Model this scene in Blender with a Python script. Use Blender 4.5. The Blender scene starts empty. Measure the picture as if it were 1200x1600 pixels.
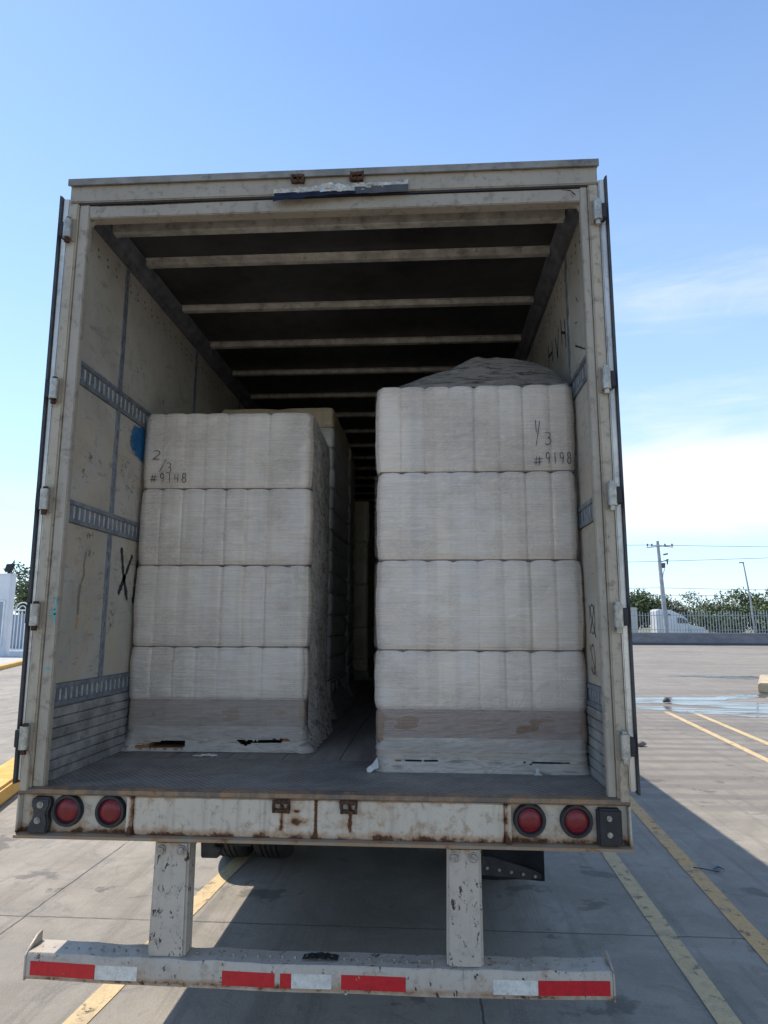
import bpy, bmesh, math, random
from mathutils import Vector, noise as mnoise
from mathutils.bvhtree import BVHTree
R = math.radians
random.seed(7)
scene = bpy.context.scene
col = scene.collection

# ------------------------------------------------------------------ camera
cam_d = bpy.data.cameras.new('camera')
cam = bpy.data.objects.new('camera', cam_d)
col.objects.link(cam)
cam.location = (0.4748, -3.0094, 1.902)
cam.rotation_euler = (1.7339, -0.0033, 0.0633)
cam_d.sensor_fit = 'VERTICAL'
cam_d.sensor_height = 24
cam_d.lens = 1067.62 / 1600 * 24
cam_d.clip_start = 0.05
cam_d.clip_end = 3000
scene.camera = cam
scene.render.resolution_x = 768
scene.render.resolution_y = 1024

# ------------------------------------------------------------------ sun, sky, exposure
TO_SUN = Vector((-0.465, 0.33, 1.0)).normalized()
SUN_EL = math.asin(TO_SUN.z)
SUN_AZ = math.atan2(TO_SUN.x, TO_SUN.y)          # clockwise from +y
scene.view_settings.view_transform = 'Standard'
scene.view_settings.look = 'None'
scene.view_settings.exposure = 0.84
scene.view_settings.gamma = 1
scene.view_settings.use_curve_mapping = False
try:
    scene.cycles.use_denoising = True
    scene.cycles.max_bounces = 10
    scene.cycles.diffuse_bounces = 8
    scene.cycles.transparent_max_bounces = 12
except Exception:
    pass
world = bpy.data.worlds.new("World")
scene.world = world
world.use_nodes = True
wt = world.node_tree
for n in list(wt.nodes):
    wt.nodes.remove(n)


class G:
    """tiny node-graph helper"""
    def __init__(s, tree):
        s.t = tree

    def n(s, typ, **kw):
        nd = s.t.nodes.new(typ)
        for k, v in kw.items():
            setattr(nd, k, v)
        return nd

    def put(s, nd, key, v):
        if v is None:
            return
        sock = nd.inputs[key]
        if isinstance(v, bpy.types.NodeSocket):
            s.t.links.new(v, sock)
        else:
            if isinstance(v, (tuple, list)) and len(v) == 3 and sock.type == 'RGBA':
                v = (*v, 1)
            sock.default_value = v

    def math(s, op, a, b=None, c=None, clamp=False):
        nd = s.n('ShaderNodeMath', operation=op)
        nd.use_clamp = clamp
        s.put(nd, 0, a)
        s.put(nd, 1, b)
        s.put(nd, 2, c)
        return nd.outputs[0]

    def coord(s, kind='Object'):
        return s.n('ShaderNodeTexCoord').outputs[kind]

    def mapping(s, vec, scale=(1, 1, 1), loc=(0, 0, 0), rot=(0, 0, 0)):
        nd = s.n('ShaderNodeMapping')
        s.put(nd, 'Vector', vec)
        nd.inputs['Scale'].default_value = scale
        nd.inputs['Location'].default_value = loc
        nd.inputs['Rotation'].default_value = rot
        return nd.outputs[0]

    def noise(s, vec, scale=1.0, detail=4.0, rough=0.55, dist=0.0, sc=None, loc=(0, 0, 0), color=False):
        if sc is not None or loc != (0, 0, 0):
            vec = s.mapping(vec, sc or (1, 1, 1), loc)
        nd = s.n('ShaderNodeTexNoise')
        s.put(nd, 'Vector', vec)
        nd.inputs['Scale'].default_value = scale
        nd.inputs['Detail'].default_value = detail
        nd.inputs['Roughness'].default_value = rough
        nd.inputs['Distortion'].default_value = dist
        return nd.outputs['Color' if color else 0]

    def voro(s, vec, scale=1.0, feature='F1', sc=None):
        if sc is not None:
            vec = s.mapping(vec, sc)
        nd = s.n('ShaderNodeTexVoronoi', feature=feature)
        s.put(nd, 'Vector', vec)
        nd.inputs['Scale'].default_value = scale
        return nd.outputs[0]

    def step(s, v, lo, hi, a=0.0, b=1.0, smooth=True):
        nd = s.n('ShaderNodeMapRange')
        nd.interpolation_type = 'SMOOTHSTEP' if smooth else 'LINEAR'
        s.put(nd, 0, v)
        nd.inputs[1].default_value = lo
        nd.inputs[2].default_value = hi
        nd.inputs[3].default_value = a
        nd.inputs[4].default_value = b
        return nd.outputs[0]

    def mix(s, f, a, b, mode='MIX'):
        nd = s.n('ShaderNodeMix', data_type='RGBA', blend_type=mode)
        s.put(nd, 0, f)
        s.put(nd, 6, a)
        s.put(nd, 7, b)
        return nd.outputs[2]

    def sep(s, vec):
        nd = s.n('ShaderNodeSeparateXYZ')
        s.put(nd, 0, vec)
        return nd.outputs

    def bump(s, h, strength=0.3, dist=0.01, normal=None):
        nd = s.n('ShaderNodeBump')
        s.put(nd, 'Height', h)
        nd.inputs['Strength'].default_value = strength
        nd.inputs['Distance'].default_value = dist
        s.put(nd, 'Normal', normal)
        return nd.outputs[0]


g = G(wt)
sky = g.n('ShaderNodeTexSky', sky_type='NISHITA')
sky.sun_disc = False
sky.sun_elevation = SUN_EL
sky.sun_rotation = SUN_AZ
sky.air_density = 1.0
sky.dust_density = 0.15
sky.ozone_density = 3.0
dirv = g.coord('Generated')
dx, dy, dz = g.sep(dirv)
# thin real clouds: low white bank to the right, wisps elsewhere
cn = g.noise(dirv, 2.4, 8, 0.62, 0.5, sc=(0.8, 0.8, 6.0), loc=(0.35, 0.2, 0.15))
cn2 = g.noise(dirv, 6.0, 6, 0.6, 0.8, sc=(1.0, 1.0, 3.5))
cmix = g.math('ADD', g.math('MULTIPLY', cn, 0.75), g.math('MULTIPLY', cn2, 0.25))
low = g.math('MULTIPLY', g.step(dz, 0.085, 0.135), g.step(dz, 0.36, 0.14))
right = g.step(dx, 0.05, 0.4)
bank = g.math('MULTIPLY', low, g.math('ADD', 0.10, g.math('MULTIPLY', right, 0.30)))
thr = g.math('ADD', cmix, bank)
band = g.math('MULTIPLY', g.math('MULTIPLY', g.step(dz, 0.12, 0.17), g.step(dz, 0.255, 0.21)), g.step(dx, 0.1, 0.3))
cl = g.step(g.math('ADD', thr, g.math('MULTIPLY', band, 0.12)), 0.50, 0.98)
cl = g.math('MULTIPLY', cl, g.math('MULTIPLY', g.step(dz, 0.6, 0.4), g.step(dz, 0.02, 0.13, 0.25, 1.0)), clamp=True)
cl = g.math('MULTIPLY', cl, 0.85)
haze_ = g.step(dz, 0.70, 0.0, 0.04, 0.60, False)
cyan = g.mix(haze_, sky.outputs[0], (4.3, 5.15, 5.9))
cyan = g.mix(1.0, cyan, (0.885, 0.965, 1.03), 'MULTIPLY')
skyc = g.mix(cl, cyan, (5.0, 5.1, 5.15))
bg = g.n('ShaderNodeBackground')
g.put(bg, 'Color', skyc)
bg.inputs['Strength'].default_value = 0.125
wo = g.n('ShaderNodeOutputWorld')
wt.links.new(bg.outputs[0], wo.inputs[0])

sun_d = bpy.data.lights.new('sun', 'SUN')
sun_d.energy = 3.1
sun_d.angle = R(0.53)
sun_d.color = (1.0, 0.93, 0.82)
sun = bpy.data.objects.new('sun', sun_d)
sun.rotation_euler = (-TO_SUN).to_track_quat('-Z', 'Y').to_euler()
sun.location = (-8, 6, 20)
col.objects.link(sun)

# ------------------------------------------------------------------ materials
MATS = {}


def new_mat(name):
    m = bpy.data.materials.new(name)
    m.use_nodes = True
    t = m.node_tree
    p = t.nodes['Principled BSDF']
    MATS[name] = m
    return m, G(t), p


def setp(g, p, color=None, rough=None, metal=None, normal=None, spec=None, alpha=None, coat=None):
    g.put(p, 'Base Color', color)
    g.put(p, 'Roughness', rough)
    g.put(p, 'Metallic', metal)
    g.put(p, 'Normal', normal)
    g.put(p, 'Specular IOR Level', spec)
    g.put(p, 'Alpha', alpha)
    g.put(p, 'Coat Weight', coat)


def simple(name, c, rough=0.6, metal=0.0, var=0.25, nscale=8.0, bump=0.15, spec=0.5, bd=0.004, dirt=0.0,
           dirtc=(0.06, 0.05, 0.04), st=None):
    m, g, p = new_mat(name)
    v = g.coord()
    n = g.noise(v, nscale, 6, 0.6, sc=st)
    a = tuple(x * (1 - var) for x in c)
    b = tuple(min(1, x * (1 + var * 0.6)) for x in c)
    cc = g.mix(g.step(n, 0.3, 0.7), a, b)
    if dirt:
        d = g.noise(v, nscale * 2.3, 7, 0.7, 0.3, loc=(3, 1, 7))
        cc = g.mix(g.math('MULTIPLY', g.step(d, 0.52, 0.68), dirt), cc, dirtc)
    nn = g.noise(v, nscale * 6, 5, 0.65)
    setp(g, p, cc, g.step(nn, 0.2, 0.8, max(0.05, rough - 0.12), min(1, rough + 0.12)), metal,
         g.bump(nn, bump, bd), spec)
    return m


RUST = (0.13, 0.05, 0.02)
RUSTD = (0.035, 0.016, 0.01)


def paint(name, base, rust=0.66, bands=(), drips=(), grime=0.35, rough=0.45, chips=0.0, spots=()):
    """aged white paint; rust grows from chips, along given z bands and as run-downs from given x"""
    m, g, p = new_mat(name)
    v = g.coord()
    x, y, z = g.sep(v)
    n1 = g.noise(v, 5, 8, 0.68, 0.2)
    n2 = g.noise(v, 22, 8, 0.7, 0.3, loc=(4, 2, 9))
    n3 = g.noise(v, 2.0, 5, 0.6, 0.5, loc=(1, 7, 3))
    vs = g.noise(v, 1, 5, 0.65, 0.1, sc=(26, 26, 1.6))
    c = g.mix(g.step(n3, 0.3, 0.7), tuple(k * 0.86 for k in base), base)
    c = g.mix(g.math('MULTIPLY', g.step(vs, 0.5, 0.72), grime), c, (0.30, 0.25, 0.18))
    c = g.mix(g.math('MULTIPLY', g.step(n2, 0.50, 0.68), grime * 0.85), c, (0.15, 0.125, 0.095))
    r = g.math('ADD', g.math('MULTIPLY', n1, 0.55), g.math('MULTIPLY', n2, 0.45))
    add = None
    for zc, w, s in bands:
        d = g.step(g.math('ABSOLUTE', g.math('SUBTRACT', z, zc)), w, 0, 0, s)
        add = d if add is None else g.math('ADD', add, d)
    for xc, w, s, z0, z1 in drips:
        wob = g.math('ADD', x, g.math('MULTIPLY', g.math('SUBTRACT', n2, 0.5), w * 0.5))
        d = g.step(g.math('ABSOLUTE', g.math('SUBTRACT', wob, xc)), w, 0, 0, s)
        d = g.math('MULTIPLY', d, g.math('MULTIPLY', g.step(z, z0, z0 + 0.03), g.step(z, z1, z1 - 0.02)))
        add = d if add is None else g.math('ADD', add, d)
    for xc, zc, rad, s in spots:
        ddx = g.math('SUBTRACT', x, xc)
        ddz = g.math('MULTIPLY', g.math('SUBTRACT', z, zc), 1.7)
        d = g.math('SQRT', g.math('ADD', g.math('MULTIPLY', ddx, ddx), g.math('MULTIPLY', ddz, ddz)))
        d = g.step(d, rad, 0, 0, s)
        add = d if add is None else g.math('ADD', add, d)
    if add is not None:
        r = g.math('ADD', r, add)
    stain = g.step(r, rust - 0.14, rust + 0.04)
    c = g.mix(g.math('MULTIPLY', stain, 0.7), c, (0.33, 0.18, 0.08))
    core = g.step(r, rust + 0.02, rust + 0.11)
    fine = g.noise(v, 90, 5, 0.7)
    rc = g.mix(g.step(fine, 0.35, 0.65), RUSTD, RUST)
    c = g.mix(core, c, rc)
    sp = g.noise(v, 120, 5, 0.8, loc=(2, 8, 8))
    c = g.mix(g.math('MULTIPLY', g.step(sp, 0.60, 0.68), 0.45), c, (0.13, 0.10, 0.075))
    if chips:
        ch = g.noise(v, 1, 6, 0.75, 0.4, sc=(34, 34, 17), loc=(9, 9, 2))
        chm = g.step(ch, 0.70 - chips, 0.715 - chips)
        c = g.mix(chm, c, (0.06, 0.042, 0.035))
        core = g.math('MAXIMUM', core, chm)
    h = g.math('SUBTRACT', g.math('MULTIPLY', n2, 0.4), g.math('MULTIPLY', core, 0.5))
    setp(g, p, c, g.math('ADD', rough, g.math('MULTIPLY', core, 0.4)), 0.0, g.bump(h, 0.5, 0.004), 0.4)
    return m


M_sill = paint('aged_sill_paint', (0.56, 0.495, 0.40), 0.625,
               bands=((1.020, 0.040, 0.21), (1.185, 0.03, 0.15)),
               drips=((-0.146, 0.02, 0.26, 1.03, 1.16), (0.145, 0.016, 0.30, 1.03, 1.16), (0.0, 0.013, 0.34, 1.0, 1.2),
                      (-0.79, 0.022, 0.22, 1.0, 1.2), (0.79, 0.02, 0.2, 1.0, 1.2), (-1.23, 0.05, 0.12, 1.0, 1.2),
                      (-0.105, 0.05, 0.07, 1.05, 1.16)),
               spots=((-0.075, 1.085, 0.06, 0.20), (0.115, 1.078, 0.05, 0.13), (-0.08, 1.125, 0.025, 0.2)), grime=0.55)
M_post = paint('aged_post_paint', (0.42, 0.36, 0.27), 0.69, bands=((1.25, 0.14, 0.15),), grime=0.85, chips=0.05)
M_rim = paint('aged_rim_paint', (0.38, 0.33, 0.265), 0.72, grime=0.75)
M_header = paint('aged_header_paint', (0.34, 0.30, 0.24), 0.73, bands=((4.07, 0.02, 0.03),), grime=0.8)
M_guard = paint('chipped_guard_paint', (0.49, 0.42, 0.34), 0.665, bands=((0.465, 0.026, 0.19), (0.99, 0.05, 0.16)),
                chips=0.095, grime=0.35)
M_guardpost = paint('chipped_guard_post_paint', (0.49, 0.43, 0.355), 0.72, bands=((0.99, 0.05, 0.16),),
                    chips=0.115, grime=0.35)
M_rusty = simple('rusty_iron', (0.085, 0.042, 0.026), 0.85, 0.0, 0.7, 60, 0.8, 0.3, 0.006)
M_seal = simple('grey_door_seal', (0.06, 0.06, 0.062), 0.6, 0, 0.3, 20, 0.3)
M_black = simple('black_rubber', (0.018, 0.018, 0.02), 0.6, 0, 0.3, 20, 0.4)
M_tyre = simple('tyre_rubber', (0.025, 0.024, 0.023), 0.8, 0, 0.3, 14, 0.3, dirt=0.5, dirtc=(0.09, 0.08, 0.07))
M_under = simple('dark_chassis_steel', (0.045, 0.042, 0.04), 0.7, 0.2, 0.4, 9, 0.3)
M_alu = simple('dull_aluminium', (0.55, 0.56, 0.57), 0.38, 0.85, 0.2, 12, 0.2)
M_doormetal = simple('door_edge_aluminium', (0.58, 0.55, 0.50), 0.36, 0.55, 0.25, 5, 0.1, st=(1, 1, 0.4), dirt=0.4)
M_hinge = simple('greasy_hinge_steel', (0.42, 0.40, 0.35), 0.4, 0.55, 0.3, 40, 0.3, dirt=0.5)
M_zinc = simple('grimy_zinc_track', (0.23, 0.25, 0.275), 0.5, 0.35, 0.3, 18, 0.25, dirt=0.4)
M_slot = simple('pale_slot_bar', (0.52, 0.51, 0.48), 0.5, 0.1, 0.3, 30, 0.2, dirt=0.3)
M_kick = simple('grimy_kick_plate', (0.37, 0.355, 0.33), 0.5, 0.3, 0.4, 7, 0.25, dirt=0.5)
M_bow = simple('dusty_roof_bow', (0.42, 0.385, 0.33), 0.55, 0.1, 0.35, 9, 0.2, dirt=0.5)
M_roof = simple('sooty_roof_sheet', (0.040, 0.038, 0.038), 0.42, 0, 0.5, 1.6, 0.1, dirt=0.3)
M_rail = simple('dark_roof_rail', (0.15, 0.15, 0.165), 0.6, 0.2, 0.4, 10, 0.2)
M_bolt = simple('worn_bolt_steel', (0.36, 0.32, 0.27), 0.55, 0.4, 0.4, 80, 0.4)
M_ink = simple('black_marker_ink', (0.03, 0.03, 0.045), 0.5, 0, 0.2, 30, 0.1)
M_spray = simple('black_spray_paint', (0.02, 0.022, 0.03), 0.7, 0, 0.2, 30, 0.1)
M_cyan = simple('turquoise_paint', (0.08, 0.42, 0.42), 0.6, 0, 0.3, 30, 0.1)
M_blue = simple('blue_spray_paint', (0.015, 0.10, 0.24), 0.6, 0, 0.4, 12, 0.1)
M_wood = simple('rough_pallet_wood', (0.33, 0.16, 0.08), 0.75, 0, 0.4, 9, 0.4, st=(1, 6, 6))
M_darkcore = simple('dark_gap_board', (0.16, 0.115, 0.085), 0.8, 0, 0.3, 12, 0.2)
M_lens_w = simple('white_reflective_film', (0.66, 0.64, 0.58), 0.35, 0, 0.15, 40, 0.1, dirt=0.35)
M_scrap = simple('torn_plastic_scrap', (0.62, 0.60, 0.55), 0.4, 0, 0.2, 30, 0.3)
M_strap = simple('clear_film_tail', (0.62, 0.60, 0.56), 0.3, 0, 0.2, 30, 0.4)


def mk_lens():
    m, g, p = new_mat('red_lamp_lens')
    v = g.coord()
    n = g.noise(v, 30, 6, 0.65)
    c = g.mix(g.step(n, 0.35, 0.75), (0.15, 0.006, 0.010), (0.19, 0.016, 0.02))
    setp(g, p, c, 0.28, 0, g.bump(g.voro(v, 130), 0.25, 0.002), 0.4, coat=0.1)
    return m


M_lens = mk_lens()


def mk_red():
    m, g, p = new_mat('red_reflective_film')
    v = g.coord()
    n = g.noise(v, 35, 7, 0.7)
    x, y, z = g.sep(v)
    c = g.mix(g.step(n, 0.4, 0.7), (0.56, 0.012, 0.02), (0.40, 0.01, 0.018))
    c = g.mix(g.step(g.noise(v, 24, 5, 0.7, loc=(2, 3, 4)), 0.69, 0.71), c, (0.32, 0.27, 0.16))
    setp(g, p, c, 0.35, 0, g.bump(g.voro(v, 220), 0.2, 0.001), 0.5)
    return m


M_red = mk_red()


def mk_ground():
    m, g, p = new_mat('weathered_concrete_yard')
    v = g.coord()
    x, y, z = g.sep(v)
    big = g.noise(v, 0.22, 7, 0.62, 0.8)
    mid = g.noise(v, 1.5, 9, 0.7, 0.5)
    blot = g.noise(v, 3.4, 8, 0.72, 1.2, loc=(4, 9, 0))
    fine = g.noise(v, 75, 7, 0.8)
    pit = g.voro(v, 28)
    c = g.mix(g.step(mid, 0.28, 0.72), (0.235, 0.203, 0.162), (0.375, 0.33, 0.27))
    c = g.mix(g.math('MULTIPLY', g.step(big, 0.42, 0.62), 0.5), c, (0.22, 0.20, 0.175))
    c = g.mix(g.math('MULTIPLY', g.step(blot, 0.52, 0.64), 0.50), c, (0.155, 0.135, 0.11))
    c = g.mix(g.math('MULTIPLY', g.step(blot, 0.44, 0.30), 0.30), c, (0.42, 0.40, 0.365))
    far = g.math('MULTIPLY', g.step(x, 2.2, 3.6), g.step(y, 3.6, 5.6))
    wv = g.n('ShaderNodeTexWave', wave_type='BANDS', bands_direction='Y')
    g.put(wv, 'Vector', v)
    wv.inputs['Scale'].default_value = 0.62
    wv.inputs['Distortion'].default_value = 2.4
    wv.inputs['Detail'].default_value = 5
    wv.inputs['Detail Scale'].default_value = 0.8
    wv.inputs['Detail Roughness'].default_value = 0.65
    rip = g.noise(v, 1, 5, 0.6, 0.6, sc=(0.30, 1.1, 1))
    near = g.step(y, 22, 12)
    ripw = g.math('MULTIPLY', g.step(wv.outputs['Fac'], 0.25, 0.85), g.math('MULTIPLY', near, g.step(rip, 0.25, 0.6, 0.25, 1.0)))
    c = g.mix(g.math('MULTIPLY', g.math('MULTIPLY', ripw, far), 0.72), c, (0.125, 0.11, 0.098))
    rsm = g.noise(v, 1, 8, 0.66, 1.4, sc=(0.07, 0.40, 1), loc=(5, 8, 0))
    c = g.mix(g.math('MULTIPLY', g.math('MULTIPLY', g.step(rsm, 0.46, 0.60), far), 0.65), c, (0.155, 0.135, 0.125))
    rs2 = g.noise(v, 1, 8, 0.7, 1.0, sc=(0.16, 0.9, 1), loc=(1, 3, 0))
    c = g.mix(g.math('MULTIPLY', far, 0.35), c, (0.17, 0.145, 0.118))
    c = g.mix(g.math('MULTIPLY', g.math('MULTIPLY', g.step(rs2, 0.52, 0.66), far), 0.40), c, (0.33, 0.285, 0.235))
    # oil and rubber stain plus painted shade beneath the trailer
    oil_shade = g.math('MULTIPLY', g.step(g.math('ABSOLUTE', g.math('SUBTRACT', x, 0.25)), 1.15, 0.2), g.step(mid, 0.25, 0.6))
    oil_shade = g.math('MULTIPLY', oil_shade, g.step(y, 0.6, 1.8))
    c = g.mix(g.math('MULTIPLY', oil_shade, 0.75), c, (0.085, 0.075, 0.058))
    # tyre tracks and dragged grit along the lane
    trk = g.noise(v, 1, 7, 0.72, 0.3, sc=(6, 0.30, 1))
    c = g.mix(g.math('MULTIPLY', g.step(trk, 0.49, 0.64), 0.46), c, (0.145, 0.128, 0.105))
    c = g.mix(g.math('MULTIPLY', g.step(fine, 0.45, 0.72), 0.38), c, (0.43, 0.41, 0.375))
    c = g.mix(g.math('MULTIPLY', g.step(g.noise(v, 130, 4, 0.8, loc=(3, 3, 3)), 0.56, 0.66), 0.45), c, (0.10, 0.09, 0.08))
    oil = g.noise(v, 2.3, 5, 0.6, 0.3, loc=(11, 2, 5))
    c = g.mix(g.math('MULTIPLY', g.step(oil, 0.63, 0.68), 0.6), c, (0.085, 0.078, 0.07))
    wob = g.math('MULTIPLY', g.math('SUBTRACT', g.noise(v, 9, 5), 0.5), 0.022)

    def joint(co, off, per):
        a = g.math('ADD', g.math('SUBTRACT', co, off), wob)
        f = g.math('ABSOLUTE', g.math('SUBTRACT', g.math('FRACT', g.math('ADD', g.math('DIVIDE', a, per), 0.5)), 0.5))
        return g.step(g.math('MULTIPLY', f, per), 0.010, 0.003)
    j = g.math('MAXIMUM', joint(x, -2.18, 2.91), joint(y, 1.70, 3.6))
    j = g.math('MULTIPLY', j, g.step(x, 3.2, 2.6))
    j = g.math('MULTIPLY', j, g.step(g.noise(v, 2.5, 5, 0.7), 0.30, 0.52, 0.25, 1.0))
    c = g.mix(g.math('MULTIPLY', j, 0.8), c, (0.06, 0.055, 0.05))
    wc = g.n('ShaderNodeVectorMath', operation='ADD')
    g.put(wc, 0, v)
    g.put(wc, 1, g.noise(v, 3.0, 6, 0.7, color=True))
    cr = g.voro(wc.outputs[0], 0.33, 'DISTANCE_TO_EDGE')
    c = g.mix(g.math('MULTIPLY', g.step(cr, 0.0035, 0.001), g.step(big, 0.5, 0.56)), c, (0.09, 0.08, 0.07))
    h = g.math('ADD', g.math('MULTIPLY', fine, 0.9), g.math('MULTIPLY', mid, 1.2))
    h = g.math('ADD', h, g.math('MULTIPLY', blot, 0.8))
    h = g.math('SUBTRACT', h, g.math('MULTIPLY', j, 1.0))
    setp(g, p, c, g.step(blot, 0.3, 0.7, 0.85, 0.6), 0, g.bump(h, 0.7, 0.014), 0.35)
    return m


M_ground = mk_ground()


def mk_line():
    m, g, p = new_mat('worn_yellow_paint')
    v = g.coord()
    n = g.noise(v, 9, 8, 0.75, 0.4)
    n2 = g.noise(v, 50, 6, 0.7)
    x, y, z = g.sep(v)
    ora = g.step(x, 2.2, 2.45)
    ora = g.math('MULTIPLY', ora, g.step(x, 4.2, 3.6))
    base = g.mix(ora, (0.58, 0.42, 0.215), (0.64, 0.36, 0.125))
    c = g.mix(g.step(n2, 0.4, 0.7), base, g.mix(0.4, base, (0.62, 0.55, 0.42)))
    c = g.mix(g.math('MULTIPLY', g.step(n, 0.48, 0.62), 0.65), c, (0.42, 0.32, 0.20))
    c = g.mix(g.math('MULTIPLY', g.step(g.noise(v, 2.2, 6, 0.7, loc=(4, 4, 1)), 0.58, 0.66), 0.5), c, (0.34, 0.28, 0.20))
    al = g.step(g.noise(v, 11, 9, 0.8, 0.3, loc=(8, 1, 2)), 0.62, 0.55)
    setp(g, p, c, 0.75, 0, g.bump(n2, 0.5, 0.006), 0.3, alpha=al)
    return m


M_line = mk_line()


def mk_kerb():
    m, g, p = new_mat('yellow_painted_kerb')
    v = g.coord()
    n = g.noise(v, 4, 8, 0.72, 0.4)
    c = g.mix(g.step(n, 0.35, 0.7), (0.62, 0.33, 0.045), (0.70, 0.46, 0.14))
    c = g.mix(g.math('MULTIPLY', g.step(g.noise(v, 24, 6, 0.7), 0.5, 0.68), 0.7), c, (0.42, 0.37, 0.30))
    setp(g, p, c, 0.75, 0, g.bump(n, 0.5, 0.01), 0.3)
    return m


M_kerb = mk_kerb()


def mk_film_white(name, base=(0.70, 0.67, 0.63), tint=(0.62, 0.62, 0.66), wrap=1.0, rough=0.28, dark=0.0):
    """stretch film tight over pale bundles"""
    m, g, p = new_mat(name)
    v = g.coord()
    x, y, z = g.sep(v)
    # bundle colour bands under the film; the dark bands also paint column shading
    b1 = g.noise(v, 1, 2, 0.4, sc=(5.5, 5.5, 0.35))
    b2 = g.noise(v, 1, 3, 0.5, sc=(22, 22, 0.4), loc=(3, 3, 1))
    c = g.mix(g.step(b1, 0.35, 0.65), base, tint)
    c = g.mix(g.math('MULTIPLY', g.step(b2, 0.47, 0.66), 0.50), c, tuple(k * 0.74 for k in base))
    # fine wraps of the film
    w1 = g.noise(v, 1, 5, 0.7, 0.15, sc=(4, 4, 150))
    w2 = g.noise(v, 1, 6, 0.7, 0.3, sc=(9, 9, 520), loc=(1, 5, 0))
    sm = g.noise(v, 1, 4, 0.6, 0.8, sc=(7, 7, 34), loc=(6, 0, 2))
    c = g.mix(g.math('MULTIPLY', g.step(w1, 0.48, 0.70), 0.55), c, tuple(min(1, k * 1.22 + 0.03) for k in base))
    c = g.mix(g.math('MULTIPLY', g.step(sm, 0.53, 0.72), 0.10 + dark), c, tuple(k * 0.66 for k in base))
    big = g.noise(v, 2.4, 5, 0.6, 0.5)
    c = g.mix(g.math('MULTIPLY', g.step(big, 0.42, 0.66), 0.14), c, (base[0] * 0.84, base[1] * 0.80, base[2] * 0.75))
    h = g.math('ADD', g.math('MULTIPLY', w1, 0.9 * wrap), g.math('MULTIPLY', w2, 0.25 * wrap))
    h = g.math('ADD', h, g.math('MULTIPLY', sm, 0.9))
    cr = g.noise(v, 1, 9, 0.7, 2.2, sc=(5, 5, 8), loc=(2, 2, 8))
    rid = g.math('SUBTRACT', 1.0, g.math('ABSOLUTE', g.math('MULTIPLY', g.math('SUBTRACT', cr, 0.5), 9.0)), clamp=True)
    rid = g.math('MULTIPLY', rid, g.step(big, 0.42, 0.62))
    h = g.math('ADD', h, g.math('MULTIPLY', rid, 0.9))
    c = g.mix(g.math('MULTIPLY', rid, 0.20), c, tuple(min(1, k * 1.35 + 0.05) for k in base))
    setp(g, p, c, g.step(w2, 0.3, 0.7, rough - 0.10, rough + 0.12), 0, g.bump(h, 0.6, 0.009), 0.7)
    p.inputs['Coat Weight'].default_value = 0.35
    p.inputs['Coat Roughness'].default_value = 0.16
    p.inputs['Subsurface Weight'].default_value = 0.0
    return m


M_film = mk_film_white('film_over_white_bundles', (0.70, 0.595, 0.48), (0.63, 0.555, 0.475))
M_film_b = mk_film_white('film_over_grey_bundles', (0.80, 0.73, 0.64), (0.74, 0.70, 0.64), 1.0, 0.36)
M_film_tan = mk_film_white('film_over_tan_cartons', (0.88, 0.68, 0.44), (0.82, 0.66, 0.44), 0.7, 0.4)
M_film_carton = mk_film_white('film_over_brown_carton', (0.23, 0.135, 0.085), (0.25, 0.16, 0.11), 1.4, 0.3)
M_film_carton2 = mk_film_white('film_over_pale_carton', (0.30, 0.21, 0.14), (0.29, 0.21, 0.155), 1.4, 0.3)


def mk_clear(name, base, alpha_lo, alpha_hi, sc=(18, 18, 18), st=1.0, dist=0.02, rough=0.2, loc=(0, 0, 0), rot=(0, 0, 0), hi=1.5):
    m, g, p = new_mat(name)
    v = g.mapping(g.coord(), (1, 1, 1), loc, rot)
    cr = g.noise(v, 1, 8, 0.72, 1.6, sc=sc)
    ridge = g.math('SUBTRACT', 1.0, g.math('ABSOLUTE', g.math('MULTIPLY', g.math('SUBTRACT', cr, 0.5), 5.0)), clamp=True)
    n2 = g.noise(v, 1, 6, 0.7, 0.6, sc=tuple(k * 3.3 for k in sc))
    c = g.mix(g.step(ridge, 0.3, 0.95), base, tuple(min(1, k * hi + 0.02) for k in base))
    al = g.step(g.math('ADD', g.math('MULTIPLY', ridge, 0.6), g.math('MULTIPLY', n2, 0.5)), 0.1, 0.9, alpha_lo, alpha_hi)
    setp(g, p, c, rough, 0, g.bump(g.math('ADD', ridge, n2), st, dist), 0.8, alpha=al)
    return m


M_skirt = mk_clear('white_film_skirt', (0.56, 0.475, 0.385), 0.42, 0.78, (4, 4, 30), 0.45, 0.008, 0.24, hi=1.12)
M_crumple = mk_clear('crumpled_side_film', (0.62, 0.56, 0.49), 0.40, 0.85, (9, 5, 13), 0.8, 0.03, 0.2, rot=(0.6, 0, 0))
M_wrap = mk_clear('clear_film_over_carton', (0.52, 0.45, 0.39), 0.12, 0.36, (3, 3, 40), 0.5, 0.010, 0.2, hi=1.3, rot=(0, 0.12, 0))


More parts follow.
